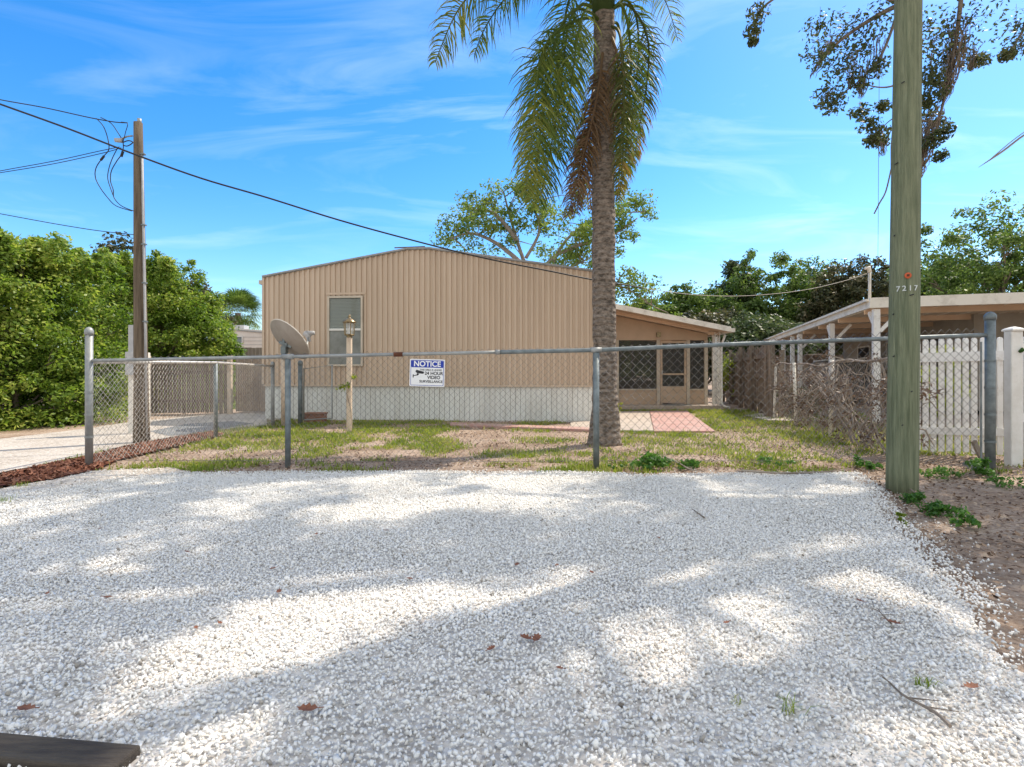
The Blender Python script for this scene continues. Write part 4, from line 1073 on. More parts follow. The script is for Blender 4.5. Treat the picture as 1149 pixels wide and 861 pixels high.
# ================================================================= LEFT POLE + METER
lb = G(159, 498); lt = P(155, 138, lb.y)
lp = thing('utility_pole', 'slim old brown wooden utility pole rising behind the left part of the fence', 'pole', lb)
pts = [lb.lerp(lt, t_)+Vector((0, 0, -0.08*(t_ == 0))) for t_ in np.linspace(0, 1, 14)]
MB().tube(pts, [0.115, 0.105]+[0.098-0.042*i/12 for i in range(12)], 20).build('shaft', 'wood_old', lp, True)
MB().tube([lt+Vector((0.02, 0, -0.02)), lt+Vector((0.02, 0, 0.06))], 0.03, 8).build('top_pin', 'galv', lp, True)
mb = MB(); sd = Vector((0.098, -0.03, 0))
mb.tube([lb+sd+Vector((0, 0, .1)), lb.lerp(lt, .45)+sd*0.9, lb.lerp(lt, .75)+sd*0.75, lb.lerp(lt, .9)+sd*0.7], 0.017, 6); mb.build('conduit', 'plastic_grey', lp, True)
mb = MB()
for t_, s in ((0.5, 1), (0.62, 1), (0.68, 1), (0.38, 1), (0.9, 1)):
    p = lb.lerp(lt, t_)+sd*0.9; mb.box(p, (0.06, 0.05, 0.02))
mb.build('clamp', 'galv_dark', lp)
mb = MB(); p = lb.lerp(lt, 0.955)
mb.tube([p+Vector((-0.05, -0.05, 0)), p+Vector((-0.12, -0.07, -.02)), p+Vector((-0.18, -0.09, -0.06))], 0.012, 8); mb.build('insulator_bracket', 'galv', lp, True)
mb = MB(); mb.tube([p+Vector((-0.17, -0.09, -0.09)), p+Vector((-0.27, -0.11, -0.09))], [0.035, 0.03], 10); mb.build('insulator', 'plastic_grey', lp, True)
mtr = thing('meter_box', 'grey electric meter panel mounted on short boards behind the slim brown pole', 'meter', (lb.x, lb.y+1.2, 0))
ym = lb.y+1.2
def MXp(px): return (px-CX)/F*ym
MB().box((MXp(148.5), ym, PZ(385, ym)), (0.10, 0.06, 0.62)).build('backboard', 'plastic_grey', mtr)
MB().box((MXp(154), ym-0.02, PZ(408, ym)), (0.34, 0.09, 0.40)).build('box', 'plastic_grey', mtr, bevel=0.01)
for x in (MXp(146), MXp(163)): MB().box((x, ym+0.04, 0.7), (0.08, 0.06, 1.45)).build('support_post', 'fascia', mtr)

# ================================================================= WIRES
def planline(A, B):
    A, B = Vector(A), Vector(B)
    def f(px, py):
        k_ = (px-CX)/F; d = B-A; t_ = (k_*A.y-A.x)/(d.x-k_*d.y); Y = A.y+d.y*t_; return P(px, py, Y)
    return f
def smooth(pts, n=8):
    out = []; m_ = len(pts)
    for i in range(m_-1):
        p0, p1, p2, p3 = pts[max(i-1, 0)], pts[i], pts[i+1], pts[min(i+2, m_-1)]
        for j in range(n):
            t_ = j/n; out.append(0.5*((2*p1)+(p2-p0)*t_+(2*p0-5*p1+4*p2-p3)*t_*t_+(3*p1-p0-3*p2+p3)*t_**3))
    out.append(pts[-1]); return out
mastp = CP(0.25, -0.02, 0)
f = planline((lb.x, lb.y-0.22), (mastp.x-0.1, mastp.y))
main = [f(px, py) for px, py in ((-60, 95), (0, 117), (75, 144), (150, 173), (225, 200), (300, 222), (380, 247), (460, 269), (540, 289), (620, 305), (665, 314), (720, 323), (780, 331), (840, 332), (900, 326), (945, 316), (973, 307))]
wi = MB().tube(smooth(main[:12], 6), 0.0135, 7).build('overhead_cable', 'cable', None, True)
tag(wi, 'thick black service cable sloping from the upper left over the home roof', 'cable')
wi2 = MB().tube(smooth(main[11:], 6), 0.0055, 7).build('service_wire', 'cable_pale', None, True)
tag(wi2, 'pale thin wire sagging from the palm trunk to the mast on the carport', 'wire')
yw = lb.y
def wire(pts, Y, r, name, label, m='cable', n=8):
    o = MB().tube(smooth([P(a, b, Y if not hasattr(Y, '__len__') else Y[i]) for i, (a, b) in enumerate(pts)], n), r, 6).build(name, m, None, True)
    tag(o, label, 'wire'); return o
wire([(-40, 103), (0, 112), (50, 121), (100, 132), (128, 137), (143, 138)], yw-0.1, 0.0075, 'overhead_wire', 'topmost black wire reaching the slim brown pole from the left')
wire([(-40, 201), (0, 192), (60, 181), (110, 170), (134, 165)], yw-0.1, 0.0055, 'overhead_wire', 'upper of two thin wires rising to the insulator on the brown pole')
wire([(-40, 200), (0, 194), (60, 184), (115, 172), (136, 166)], yw-0.02, 0.0055, 'overhead_wire', 'lower of two thin wires rising to the insulator on the brown pole')
wire([(-40, 233), (0, 240), (60, 251), (110, 259), (155, 264)], lb.y+0.06, 0.006, 'overhead_wire', 'lowest thin wire at left reaching the slim brown pole above the treetops')
wire([(108, 133), (116, 142), (121, 156), (122, 168), (116, 176), (108, 188), (107, 199), (112, 210), (120, 221), (130, 231), (148, 237)], yw-0.15, 0.0065, 'drip_loop', 'leftmost black drip loop hanging below the wires at the brown pole')
wire([(113, 132), (124, 138), (131, 147), (138, 160), (137, 172), (131, 181), (125, 192), (124, 203), (127, 213), (128, 222), (136, 231), (150, 237)], yw-0.1, 0.0065, 'drip_loop', 'rightmost black drip loop passing by the insulator at the brown pole')
wire([(132, 166), (126, 178), (122, 190), (121, 201), (125, 214), (128, 222)], yw-0.05, 0.006, 'drip_loop', 'middle black drip loop hanging from the insulator at the brown pole')
wire([(138, 160), (141, 148), (143, 139), (136, 137)], yw-0.1, 0.005, 'jumper_wire', 'short bent jumper wire just left of the brown pole top')
wire([(138, 160), (144, 158), (149, 160), (143, 164), (138, 163)], yw-0.1, 0.008, 'tie_loop', 'small black loop tying the cables to the brown pole')
mb = MB(); mb.tube([P(117, 175, yw-.15), P(113, 180, yw-.15)], 0.016, 8); c1 = mb.build('splice_sleeve', 'cable', None, True); tag(c1, 'black splice sleeve on the leftmost drip loop', 'splice')
mb = MB(); mb.tube([P(138, 170, yw-.12), P(136, 176, yw-.12)], 0.018, 8); c1 = mb.build('splice_sleeve', 'cable', None, True); tag(c1, 'black splice sleeve on the rightmost drip loop', 'splice')
wire([(988, -30), (987, 46), (986, 150), (985.5, 230), (985, 302)], 10.8, 0.0045, 'guy_wire', 'hair-thin vertical wire hanging just left of the big green pole', 'galv_dark')

# ================================================================= SATELLITE DISH
dY = 10.7
dish = thing('satellite_dish', 'large grey satellite dish tilted skyward on a tan pipe beside the home corner', 'satellite dish', G(318, 479))
dc_ = P(323, 383, dY); nrm = Vector((0.50, 0.60, 0.62)).normalized()
def ringframe(n):
    a = n.cross(Vector((0, 0, 1))).normalized(); return a, n.cross(a)
da, db = ringframe(nrm)
mb = MB(); K = 36; NR = 9; vs = []; Rr = 0.52; depth = 0.11
for side in (0, 1):
    for i in range(NR+1):
        rr_ = Rr*i/NR
        for j in range(K):
            th = 2*math.pi*j/K; h_ = depth*(rr_/Rr)**2-depth*0.5
            vs.append(dc_+da*rr_*math.cos(th)+db*rr_*math.sin(th)*0.93+nrm*(h_-side*0.008))
def gi(s, i, j): return s*(NR+1)*K+i*K+(j % K)
fs = []
for i in range(NR):
    for j in range(K):
        fs.append((gi(0, i, j), gi(0, i+1, j), gi(0, i+1, j+1), gi(0, i, j+1))); fs.append((gi(1, i, j+1), gi(1, i+1, j+1), gi(1, i+1, j), gi(1, i, j)))
mb.add(vs, fs); mb.build('reflector', 'dish', dish, True)
rp = [dc_+da*Rr*math.cos(2*math.pi*j/K)+db*Rr*math.sin(2*math.pi*j/K)*0.93+nrm*depth*0.5 for j in range(K+1)]
MB().tube(rp, 0.011, 6).build('rim', 'dish_rim', dish, True)
mt = P(319, 398, dY-0.05); mbz = G(318, 479)
MB().tube([(mbz.x, mbz.y, -0.05), (mbz.x, mbz.y, mt.z-0.04)], 0.045, 12).build('mast', 'post_cream', dish, True)
mb = MB(); mtop = Vector((mbz.x, mbz.y, mt.z-0.05)); bkp = dc_-nrm*depth*0.55
mb.box((mtop+bkp)/2, (0.1, 0.14, 0.14)); mb.bar(mtop, bkp+Vector((0.02, 0, 0)), 0.07, 0.1); mb.bar(bkp+Vector((-.12, 0, .02)), bkp+Vector((.12, 0, -.08)), 0.05, 0.05); mb.bar(mtop+Vector((-.12, -.05, .02)), mtop+Vector((.14, -.05, .02)), .05, .05)
mb.bar(bkp+Vector((-.02, -.04, .1)), mtop+Vector((.02, -.04, -.02)), .04, .03)
mb.build('bracket', 'galv_dark', dish)
l1 = P(346, 377, dY+0.25)
low = dc_+Vector((0.42, 0, -0.30)); low = P(341, 397, dY)
MB().tube([low, P(344, 390, dY+.1), l1], 0.018, 8).build('feed_arm', 'galv', dish, True)
ln_ = MB(); ln_.tube([l1+Vector((-0.09, 0, .06)), l1+Vector((.03, .02, -.02))], [0.055, 0.06], 14); ln_.tube([l1+Vector((-.02, 0, 0)), l1+Vector((.02, .02, -.12))], [0.05, 0.03], 12)
ln_.box(l1+Vector((0.03, 0.02, .06)), (0.16, 0.1, 0.08)); ln_.build('receiver', 'plastic_grey', dish, True)

# ================================================================= LAMP POST
lpb = G(392, 485); LY = lpb.y
lamp = thing('lamp_post', 'peeling cream square lamp post with a small glass lantern in front of the home window', 'lamp post', lpb)
zt_ = PZ(382, LY)
MB().box((lpb.x, LY, zt_/2), (0.085, 0.085, zt_+0.1)).build('post', 'post_cream', lamp, bevel=0.008)
lan = MB().lathe((lpb.x, LY, zt_+0.05), [(0.05, 0), (0.05, 0.03), (0.085, 0.035), (0.085, 0.05)], 12).build('lantern_base', 'brass', lamp)
mb = MB()
for j in range(6):
    a = 2*math.pi*j/6; x, y = lpb.x+0.083*math.cos(a), LY+0.083*math.sin(a)
    x2, y2 = lpb.x+0.1*math.cos(a), LY+0.1*math.sin(a); mb.bar((x, y, zt_+0.09), (x2, y2, zt_+0.32), 0.012, 0.012)
ring = lambda r_, z_: mb.tube([(lpb.x+r_*math.cos(2*math.pi*j/6), LY+r_*math.sin(2*math.pi*j/6), z_) for j in range(7)], 0.008, 5)
ring(0.085, zt_+0.1); ring(0.102, zt_+0.32); mb.build('cage', 'brass', lamp)
mb = MB().lathe((lpb.x, LY, zt_+0.1), [(0.076, 0), (0.092, 0.22)], 6); mb.build('lantern_glass', 'lantern_glass', lamp)
MB().lathe((lpb.x, LY, zt_+0.1), [(0.02, 0), (0.022, 0.10), (0.012, 0.13), (0.012, 0.17)], 10).build('bulb', 'sign_white', lamp, True)
MB().lathe((lpb.x, LY, zt_+0.32), [(0.125, 0), (0.12, 0.015), (0.07, 0.06), (0.03, 0.085), (0.018, 0.1), (0.028, 0.115), (0.018, 0.135), (0.002, 0.15)], 12).build('lantern_cap', 'brass', lamp, True)
# vine sprig on the lamp post
vt = thing('climbing_vine', 'small bright green sprig of vine climbing the cream lamp post', 'vine', lpb)
mb = MB(); mb.tube([lpb+Vector((.06, -.03, 0)), lpb+Vector((.05, -.06, .4)), lpb+Vector((-.03, -.06, .7)), lpb+Vector((0.05, -.05, .95)), lpb+Vector((.16, -.04, 1.15))], 0.006, 5); mb.build('stem', 'twig', vt)
V_, F_, t_ = leaves([[lpb.x-0.12, LY-0.05, 0.82], [lpb.x-0.04, LY-0.06, 0.86], [lpb.x+0.1, LY-0.05, 1.0]], [0.12, 0.08, 0.06], 26, 0.07, 5); npmesh('leaves', V_, F_, 'leaf_yellow', vt, t_)

# planter
plb = G(354, 474.5)
pl = MB(); pl.box((plb.x, plb.y, 0.11), (0.42, 0.24, 0.2)); pl.box((plb.x, plb.y, 0.205), (0.46, 0.28, 0.035)); pl.box((plb.x, plb.y, 0.01), (0.36, 0.2, 0.03))
pl = pl.build('planter', 'terracotta', None, bevel=0.012); tag(pl, 'reddish brown rectangular planter on the ground beside the gate', 'planter')
# ventilation box / pipe on skirting
# ================================================================= QUEEN PALM
pbz = G(676, 499); PYc = pbz.y
palm = thing('queen_palm', 'tall queen palm with scarred grey trunk and drooping fronds in the yard', 'palm tree', pbz)
def trunkx(y): return np.interp(y, [-60, 46, 200, 300, 400, 470, 499], [676, 678.5, 677, 677, 678.5, 679, 678])
trw = lambda y: np.interp(y, [-60, 46, 120, 180, 300, 400, 455, 485, 505], [20, 26, 27, 27, 27, 28, 31, 38, 46])
ysamp = list(np.linspace(508, -20, 70)); pts = []; rad = []
for y in ysamp:
    p = P(float(trunkx(y)), y, PYc); pts.append(p); rad.append(float(trw(y))*0.93/2/F*PYc*(1+0.03*math.sin(y*1.1)+0.02*math.sin(y*0.37)))
tv = MB().tube(pts, rad, 28)
tv.v = [tuple(Vector(v)+Vector((mnoise.noise(Vector(v)*5), mnoise.noise(Vector(v)*5+Vector((9, 0, 0))), 0))*0.022+Vector((mnoise.noise(Vector(v)*17), mnoise.noise(Vector(v)*17+Vector((3, 0, 0))), 0))*0.008) for v in tv.v]
tv.build('trunk', 'palm_bark', palm, True)
ct = P(676, 10, PYc)
MB().tube([P(677, 18, PYc), P(677, -10, PYc), P(676, -40, PYc), P(676, -80, PYc)], [0.165, 0.18, 0.15, 0.05], 16).build('crownshaft', 'frond', palm, True)
def frond(path, m, seed, L0=0.50, gap=0.026, dens=1.0, droop=0.8, wid=0.0100, strip0=0.12, parent=palm):
    """path: list of world points; leaflets hang from both sides"""
    r = np.random.default_rng(seed)
    sp = smooth([Vector(p) for p in path], 14)
    Lc = [0.0]
    for i in range(1, len(sp)): Lc.append(Lc[-1]+(sp[i]-sp[i-1]).length)
    tot = Lc[-1]; S = np.array([p[:] for p in sp]); Lc = np.array(Lc)
    mb = MB(); mb.tube(sp, [0.022*(1-0.85*c/tot)+0.002 for c in Lc], 6)
    st = np.arange(tot*strip0, tot, gap/2); n = len(st)
    pos = np.stack([np.interp(st, Lc, S[:, k]) for k in range(3)], 1)
    nx_ = np.stack([np.interp(np.minimum(st+0.05, tot), Lc, S[:, k]) for k in range(3)], 1); pv_ = np.stack([np.interp(np.maximum(st-0.05, 0), Lc, S[:, k]) for k in range(3)], 1)
    T = nx_-pv_; T /= np.linalg.norm(T, axis=1, keepdims=True)+1e-9
    upv = np.array([0.15, 0.4, 1.0])+0*T; sd = np.cross(T, upv); sd /= np.linalg.norm(sd, axis=1, keepdims=True)+1e-9
    sgn = np.where(np.arange(n) % 2 == 0, 1, -1)[:, None]
    up_ = np.cross(sd, T)
    u = st/tot
    ll = L0*np.clip(np.sin(np.clip(u*0.85+0.12, 0, 1)*math.pi)**0.6, 0.25, 1)*(0.8+0.4*r.random(n))
    d0 = sd*sgn*0.75+T*0.55+up_*r.normal(0, 0.35, n)[:, None]; d0 += r.normal(0, 0.12, (n, 3)); d0 /= np.linalg.norm(d0, axis=1, keepdims=True)
    down = np.array([0, 0, -1.0]); segs = 4; P_ = pos.copy(); d = d0.copy()
    V = np.empty((n, 2*segs+1, 3)); wv = np.cross(d, r.normal(0, 1, (n, 3))); wv /= np.linalg.norm(wv, axis=1, keepdims=True)+1e-9
    ws = [0.6, 1.0, 0.85, 0.55]
    for s in range(segs):
        V[:, s] = P_+wv*wid*ws[s]; V[:, 2*segs-s] = P_-wv*wid*ws[s]
        P_ = P_+d*(ll/segs)[:, None]
        d = d+down*droop*(0.35+0.25*s)*(0.7+0.6*r.random(n))[:, None]; d /= np.linalg.norm(d, axis=1, keepdims=True)
    V[:, segs] = P_
    # polygon split into a strip of quads + tip
    base_ = (np.arange(n)*(2*segs+1))[:, None]
    quads = [np.concatenate([base_+s, base_+s+1, base_+2*segs-s-1, base_+2*segs-s], 1) for s in range(segs-1)]
    q = np.concatenate(quads); tip = np.concatenate([base_+segs-1, base_+segs, base_+segs+1, base_+segs+1], 1)
    # tips as triangles: separate mesh build via combined python lists
    me = bpy.data.meshes.new('frond'); vv = V.reshape(-1, 3)
    rv = np.array(mb.v); off = len(vv)
    faces = [tuple(a) for a in q.tolist()]+[(a[0], a[1], a[2]) for a in tip.tolist()]+[tuple(i+off for i in f_) for f_ in mb.f]
    me.from_pydata(np.concatenate([vv, rv]).tolist(), [], faces)
    tone = np.concatenate([np.repeat(np.clip(r.random(n)*0.6+0.4*u**2*0.8+0.1, 0, 1), 2*segs+1), np.full(len(rv), 0.5)])
    a_ = me.attributes.new('tone', 'FLOAT', 'POINT'); a_.data.foreach_set('value', tone.astype(np.float32)); me.update()
    return link(me, 'frond', m, parent)
def FP(*pp): return [P(a, b, PYc+c_) for a, b, c_ in pp]
FR = [
 ([(672, 0, 0), (640, -38, -.3), (600, -45, -.5), (555, -30, -.7), (515, 10, -.8), (488, 70, -.85)], 'frond', 0.62, 1.1, .12, .026),
 ([(672, 5, .1), (650, -5, .1), (630, -22, .1), (600, -28, .1), (570, -5, .2), (545, 30, .3), (532, 62, .3)], 'frond', 0.5, 1.0, .12, .026),
 ([(672, 20, 0), (650, 22, -.4), (630, 32, -.6), (612, 52, -.8), (603, 85, -.9), (598, 140, -.9), (592, 188, -.9), (590, 215, -.85)], 'frond', 0.60, 0.7, .36, .022),
 ([(672, 20, 0), (650, 10, -.3), (634, 22, -.5), (622, 50, -.6), (614, 100, -.7), (606, 150, -.7), (600, 200, -.7), (596, 228, -.65)], 'frond', 0.60, 0.8, .3, .020),
 ([(673, 15, 0), (655, 5, .0), (640, 22, .0), (633, 60, .0), (628, 110, .0), (619, 160, 0), (610, 205, 0), (604, 232, 0)], 'frond', 0.72, 0.75, .15, .018),
 ([(673, 15, 0), (648, -12, .4), (636, 10, .5), (630, 60, .6), (616, 120, .6), (605, 170, .6), (600, 215, .6)], 'frond', 0.75, 0.75, .2, .020),
 ([(674, 25, 0), (658, 12, -.5), (650, 32, -.7), (643, 80, -.7), (637, 130, -.7), (632, 175, -.7)], 'frond', 0.5, 0.8, .25, .034),
 ([(676, 60, -.15), (672, 95, -.3), (664, 135, -.35), (654, 175, -.35), (645, 212, -.35), (637, 243, -.3)], 'frond_dead', 0.42, 0.9, .12, .017),
 ([(667, 90, .1), (662, 130, -.1), (657, 170, -.3), (650, 205, -.3), (648, 240, -.3)], 'frond_dead', 0.34, 0.9, .15, .022),
 ([(680, 60, .15), (670, 110, .3), (661, 160, .35), (660, 200, .35), (664, 236, .35)], 'frond_dead', 0.35, 0.8, .3, .02),
 ([(676, 60, .2), (664, 120, .4), (654, 180, .5), (650, 230, .5)], 'frond', 0.40, 0.8, .5, .022),
 ([(681, 20, 0), (695, 5, -.1), (704, 25, -.1), (708, 70, -.1), (706, 120, -.1), (702, 170, -.1), (697, 215, 0)], 'frond', 0.45, 0.9, .2, .020),
 ([(681, 15, 0), (702, 5, .2), (720, 25, .3), (728, 55, .3), (725, 100, .3), (718, 140, .3), (710, 185, .3)], 'frond_old', 0.40, 0.9, .3, .022),
 ([(681, 30, 0), (694, 35, -.3), (699, 70, -.4), (700, 120, -.4), (699, 170, -.35), (695, 225, -.3)], 'frond_old', 0.36, 0.9, .25, .020),
 ([(681, 30, 0), (692, 60, -.25), (693, 100, -.3), (690, 140, -.3), (686, 160, -.28)], 'frond_dead', 0.28, 0.9, .3, .03),
 ([(681, 20, 0), (700, 0, .5), (714, 20, .6), (716, 70, .6), (710, 140, .6), (704, 195, .6)], 'frond', 0.5, 0.9, .2, .020),
 ([(682, 30, .1), (694, 30, .3), (699, 90, .4), (697, 160, .4), (693, 220, .4)], 'frond', 0.42, 0.9, .3, .022)]
for i_, (pp_, m_, l_, dr_, s0_, gp_) in enumerate(FR):
    frond(FP(*pp_), m_, i_+1, l_, gap=gp_, droop=dr_, strip0=s0_)
# upper crown above the picture: throws the long shadows on the gravel
rc = random.Random(3)
for k_ in range(9):
    a = 2*math.pi*k_/9+rc.uniform(-.2, .2); e = rc.uniform(0.55, 1.1); p = ct+Vector((0, 0, 0.35)); path = [p]; L_ = rc.uniform(2.9, 3.6); ns = 7
    for s in range(ns):
        p = p+Vector((math.cos(a)*math.cos(e), math.sin(a)*math.cos(e), math.sin(e)))*(L_/ns); path.append(p); e -= rc.uniform(0.22, 0.34)
    if path[-1].z < 1.05+0.7*path[-1].y+0.2 and math.sin(a) > -0.4: 
        path = [q+Vector((0, 0, 0.7*i/ns)) for i, q in enumerate(path)]
    frond(path, 'frond', 50+k_, 0.55, droop=0.7, gap=0.036)

# ================================================================= OAK (right, overhanging)
oak = thing('oak_tree', 'mossy oak whose dark leafy boughs hang into the picture above the big green pole', 'tree', (11.3, 8.6, 0), 'trees')
mb = MB(); ro = random.Random(12)
tb = Vector((11.3, 8.6, 0)); crotch = Vector((10.9, 8.3, 5.2))
mb.tube(limbpath(tb-Vector((0, 0, .1)), crotch, ro, 0.05, 8), [0.42, 0.36, 0.33, 0.31, 0.3, 0.29, 0.28, 0.28, 0.27], 14)
clus = []
YO = 7.4
vis = [(918, 62, .20), (935, 50, .25), (940, 80, .22), (955, 66, .25), (960, 95, .2), (928, 108, .2), (935, 118, .16), (972, 50, .25), (985, 75, .16), (965, 126, .14), (975, 140, .14), (985, 150, .14), (988, 160, .10), (978, 158, .1), (990, 120, .1), (955, 30, .3), (985, 20, .3), (920, 30, .22), (1045, 50, .22), (1060, 66, .2), (1080, 55, .2), (1090, 70, .14), (1068, 40, .25), (1045, 80, .14), (1048, 105, .16), (1043, 128, .15), (1052, 140, .15), (1060, 148, .12), (1046, 158, .13), (1040, 115, .13), (1100, 68, .13), (1040, 30, .3), (1090, 20, .35), (1145, 50, .2), (1140, 30, .3), (1130, 62, .1), (1160, 40, .3), (845, 47, .06), (845, 35, .12), (850, 15, .15), (1055, 175, .10), (1048, 90, .12)]
for px, py, r_ in vis:
    clus.append((P(px, py, YO+ro.uniform(-.35, .35)), r_))
limbs = [[(1290, -60), (1180, -45), (1080, -15), (1010, 5), (950, 40), (920, 70)], [(1080, -15), (1072, 50), (1062, 100), (1050, 150), (1046, 175)], [(1010, 5), (990, 60), (965, 90), (935, 112)], [(1062, 95), (1020, 92), (995, 98), (975, 96), (960, 88)], [(1050, 140), (1010, 130), (985, 148)], [(1010, 5), (930, -25), (860, 5), (845, 45)], [(1180, -45), (1150, 30), (1130, 62)], [(1045, 60), (1044, 105), (1041, 130)]]
for i, lb_ in enumerate(limbs):
    pts = smooth([P(a, b, YO) for a, b in lb_], 6); r0_ = (0.06, 0.032, 0.022, 0.018, 0.015, 0.03, 0.03, 0.01)[i]
    mb.tube(pts, [r0_*(1-0.8*j/len(pts)) for j in range(len(pts))], 6)
mb.tube([crotch, Vector((10.3, 7.9, 6.6)), P(1290, -60, YO)], [0.14, 0.1, 0.07], 8)
# boughs above the frame (cast the dappled shade)
shade = []
rq = np.random.default_rng(77)
heads = []
for i in range(640):
    X = rq.uniform(-1.8, 10); Y = rq.uniform(4.4, 9.2); Z = rq.uniform(max(7.4, 1.6+0.72*Y+0.3), 9.6)
    sx_, sy_ = X-sun_dir.x/sun_dir.z*Z, Y-sun_dir.y/sun_dir.z*Z
    g_ = float(fbm(np.array([sx_]), np.array([sy_]), 1.5, 91)[0])
    dens_ = g_+0.016*sx_-0.03*(sy_-3.2)*(sx_ < 1)  # thicker to the right and towards the road
    if dens_ < 0.48: continue
    if sy_ > 5.5 and sx_ < 3.0: continue
    shade.append((Vector((X, Y, Z)), rq.uniform(0.22, 0.42)))
for i in range(9):
    e = Vector((rq.uniform(0.5, 8.5), rq.uniform(4.8, 8.3), 8.4)); mid = crotch.lerp(e, .4)+Vector((0, 0, 2.0))
    pts = smooth([crotch, mid, e], 8); mb.tube(pts, [0.2*(1-0.85*j/len(pts)) for j in range(len(pts))], 7); heads += pts[5:]
for c, r_ in shade:
    nb = min(heads, key=lambda h: (h-c).length)
    mb.tube([nb, nb.lerp(c, .5)+Vector((0, 0, .1)), c], [0.035, 0.02, 0.006], 4, False)
for c, r_ in clus:
    for _ in range(3):
        e = c+Vector((ro.uniform(-1, 1), ro.uniform(-1, 1), ro.uniform(-1, 1)))*r_; mb.tube([c+Vector((.08, 0, .12)), c, e], [0.007, 0.005, 0.002], 4, False)
mb.build('trunk', 'bark', oak, True)
V1, F1, t1 = leaves([c[:] for c, r_ in clus], [r_*1.15 for c, r_ in clus], 175, 0.060, 31, 0.9, 0.45)
V2, F2, t2 = leaves([c[:] for c, r_ in shade], [r_ for c, r_ in shade], 130, 0.10, 32, 0.7, 0.55)
npmesh('crown', np.concatenate([V1, V2]), np.concatenate([F1, F2+len(V1)]), 'leaf_oak', oak, np.concatenate([t1, t2]))
# spanish moss
def moss(paths, rad, n, seed, parent):
    r = random.Random(seed)
    for path in paths:
        mb = MB(); sp = smooth([Vector(p) for p in path], 6); m_ = len(sp)
        for _ in range(n):
            i = r.randrange(0, int(m_*0.75)); off = Vector((r.gauss(0, 1), r.gauss(0, 1), 0))*rad; ln = r.randint(3, max(4, m_-i)); pts = []
            for j in range(i, min(m_, i+ln)):
                f_ = 1-(j/m_)*0.75
                pts.append(sp[j]+off*f_+Vector((r.gauss(0, .012), r.gauss(0, .012), 0)))
            if len(pts) > 1: mb.tube(pts, [0.005]*(len(pts)-1)+[0.0015], 3, False)
        mb.build('hanging_moss', 'moss', parent)
moss([[P(1075, 30, YO), P(1072, 60, YO), P(1066, 90, YO), P(1057, 118, YO)], [P(1072, 20, YO), P(1070, 60, YO), P(1062, 95, YO), P(1056, 112, YO)], [P(1048, 120, YO), P(1042, 150, YO), P(1036, 175, YO), P(1031, 200, YO)], [P(1044, 130, YO), P(1036, 160, YO), P(1033, 190, YO)]], 0.07, 70, 3, oak)
moss([[P(960, 55, YO), P(955, 85, YO), P(952, 100, YO)], [P(935, 40, YO), P(920, 70, YO), P(908, 90, YO)], [P(985, 40, YO), P(983, 70, YO), P(982, 90, YO)], [P(1092, 50, YO), P(1090, 80, YO)], [P(930, 100, YO), P(925, 118, YO)], [P(988, 140, YO), P(990, 175, YO)], [P(973, 60, YO), P(966, 110, YO)]], 0.05, 26, 4, oak)
mb = MB(); mb.tube(smooth([P(1180, 135, 6.5), P(1149, 152, 6.5), P(1125, 170, 6.5), P(1098, 188, 6.5)], 5), [0.012]*12+[0.010, 0.007, 0.004, 0.002], 5); mb.tube(smooth([P(1180, 128, 6.5), P(1140, 155, 6.5), P(1110, 180, 6.5)], 5), [0.006]*11, 4)
mb.tube([P(1230, 60, 6.7), P(1210, 100, 6.6), P(1180, 135, 6.5)], 0.012, 5); mb.tube([P(1290, -60, YO), P(1250, 20, 7), P(1230, 60, 6.7)], 0.02, 5)
mb.build('bare_twig', 'twig', oak)
mb = MB(); mb.tube(smooth([P(1000, 190, YO), P(994, 215, YO), P(987, 228, YO), P(981, 240, YO)], 4), 0.010, 5); mb.tube([P(1002, 140, YO), P(1000, 165, YO), P(1000, 190, YO)], 0.008, 5); mb.build('bare_twig', 'moss', oak)

# ================================================================= SHRUBS AND TREES LEFT
sh_ = [(-45, 10.3, 1.5, 1.4, 3.45), (18, 10.6, 1.25, 1.3, 3.6), (78, 11.6, 1.2, 1.3, 3.55), (128, 15.6, 1.5, 1.2, 4.3), (178, 15.6, 1.5, 1.2, 4.25), (222, 16.2, 1.25, 1.1, 3.25), (244, 16.6, 0.75, 0.9, 1.9)]
desc = ['leftmost glossy green shrub, cut by the left edge of the photo', 'tall bright green shrub beside the drive at far left', 'bright green shrub with a pointed top left of the slim brown pole', 'lower green shrub directly behind the slim brown pole', 'rounded green shrub just right of the slim brown pole', 'loose green shrub sloping down toward the white trailer', 'lowest small green shrub nearest the white trailer']
for i, (px, Y, rx, ry, zt_) in enumerate(sh_):
    b_ = Vector(((px-CX)/F*Y, Y, 0))
    tree('shrub', desc[i], b_, rx, ry, 0.0, zt_+0.0, 210 if i < 6 else 80, 150, 0.085, 'leaf_bright', 100+i, clus=0.34, trunk_r=0.06, column=True, group='green shrubs along the left drive', cat='shrub', nlimb=30, shell=0.6)
tree('conifer_tree', 'dark narrow evergreen rising behind the shrubs left of the brown pole', ((128-CX)/F*17, 17, 0), 1.6, 1.4, 1.0, 5.15, 120, 110, 0.14, 'leaf_olive', 131, clus=0.4, group='trees', cone=0.5)
tree('conifer_tree', 'dark bushy evergreen behind the shrubs right of the brown pole', ((168-CX)/F*18, 18, 0), 1.8, 1.4, 1.0, 5.0, 120, 110, 0.14, 'leaf_olive', 132, clus=0.45, group='trees', cone=0.35)
tree('deciduous_tree', 'sparse olive tree showing above the shrubs where they slope toward the trailer', ((206-CX)/F*17, 17, 0), 1.3, 1.2, 1.5, 4.5, 80, 70, 0.12, 'leaf_olive', 133, clus=0.35)
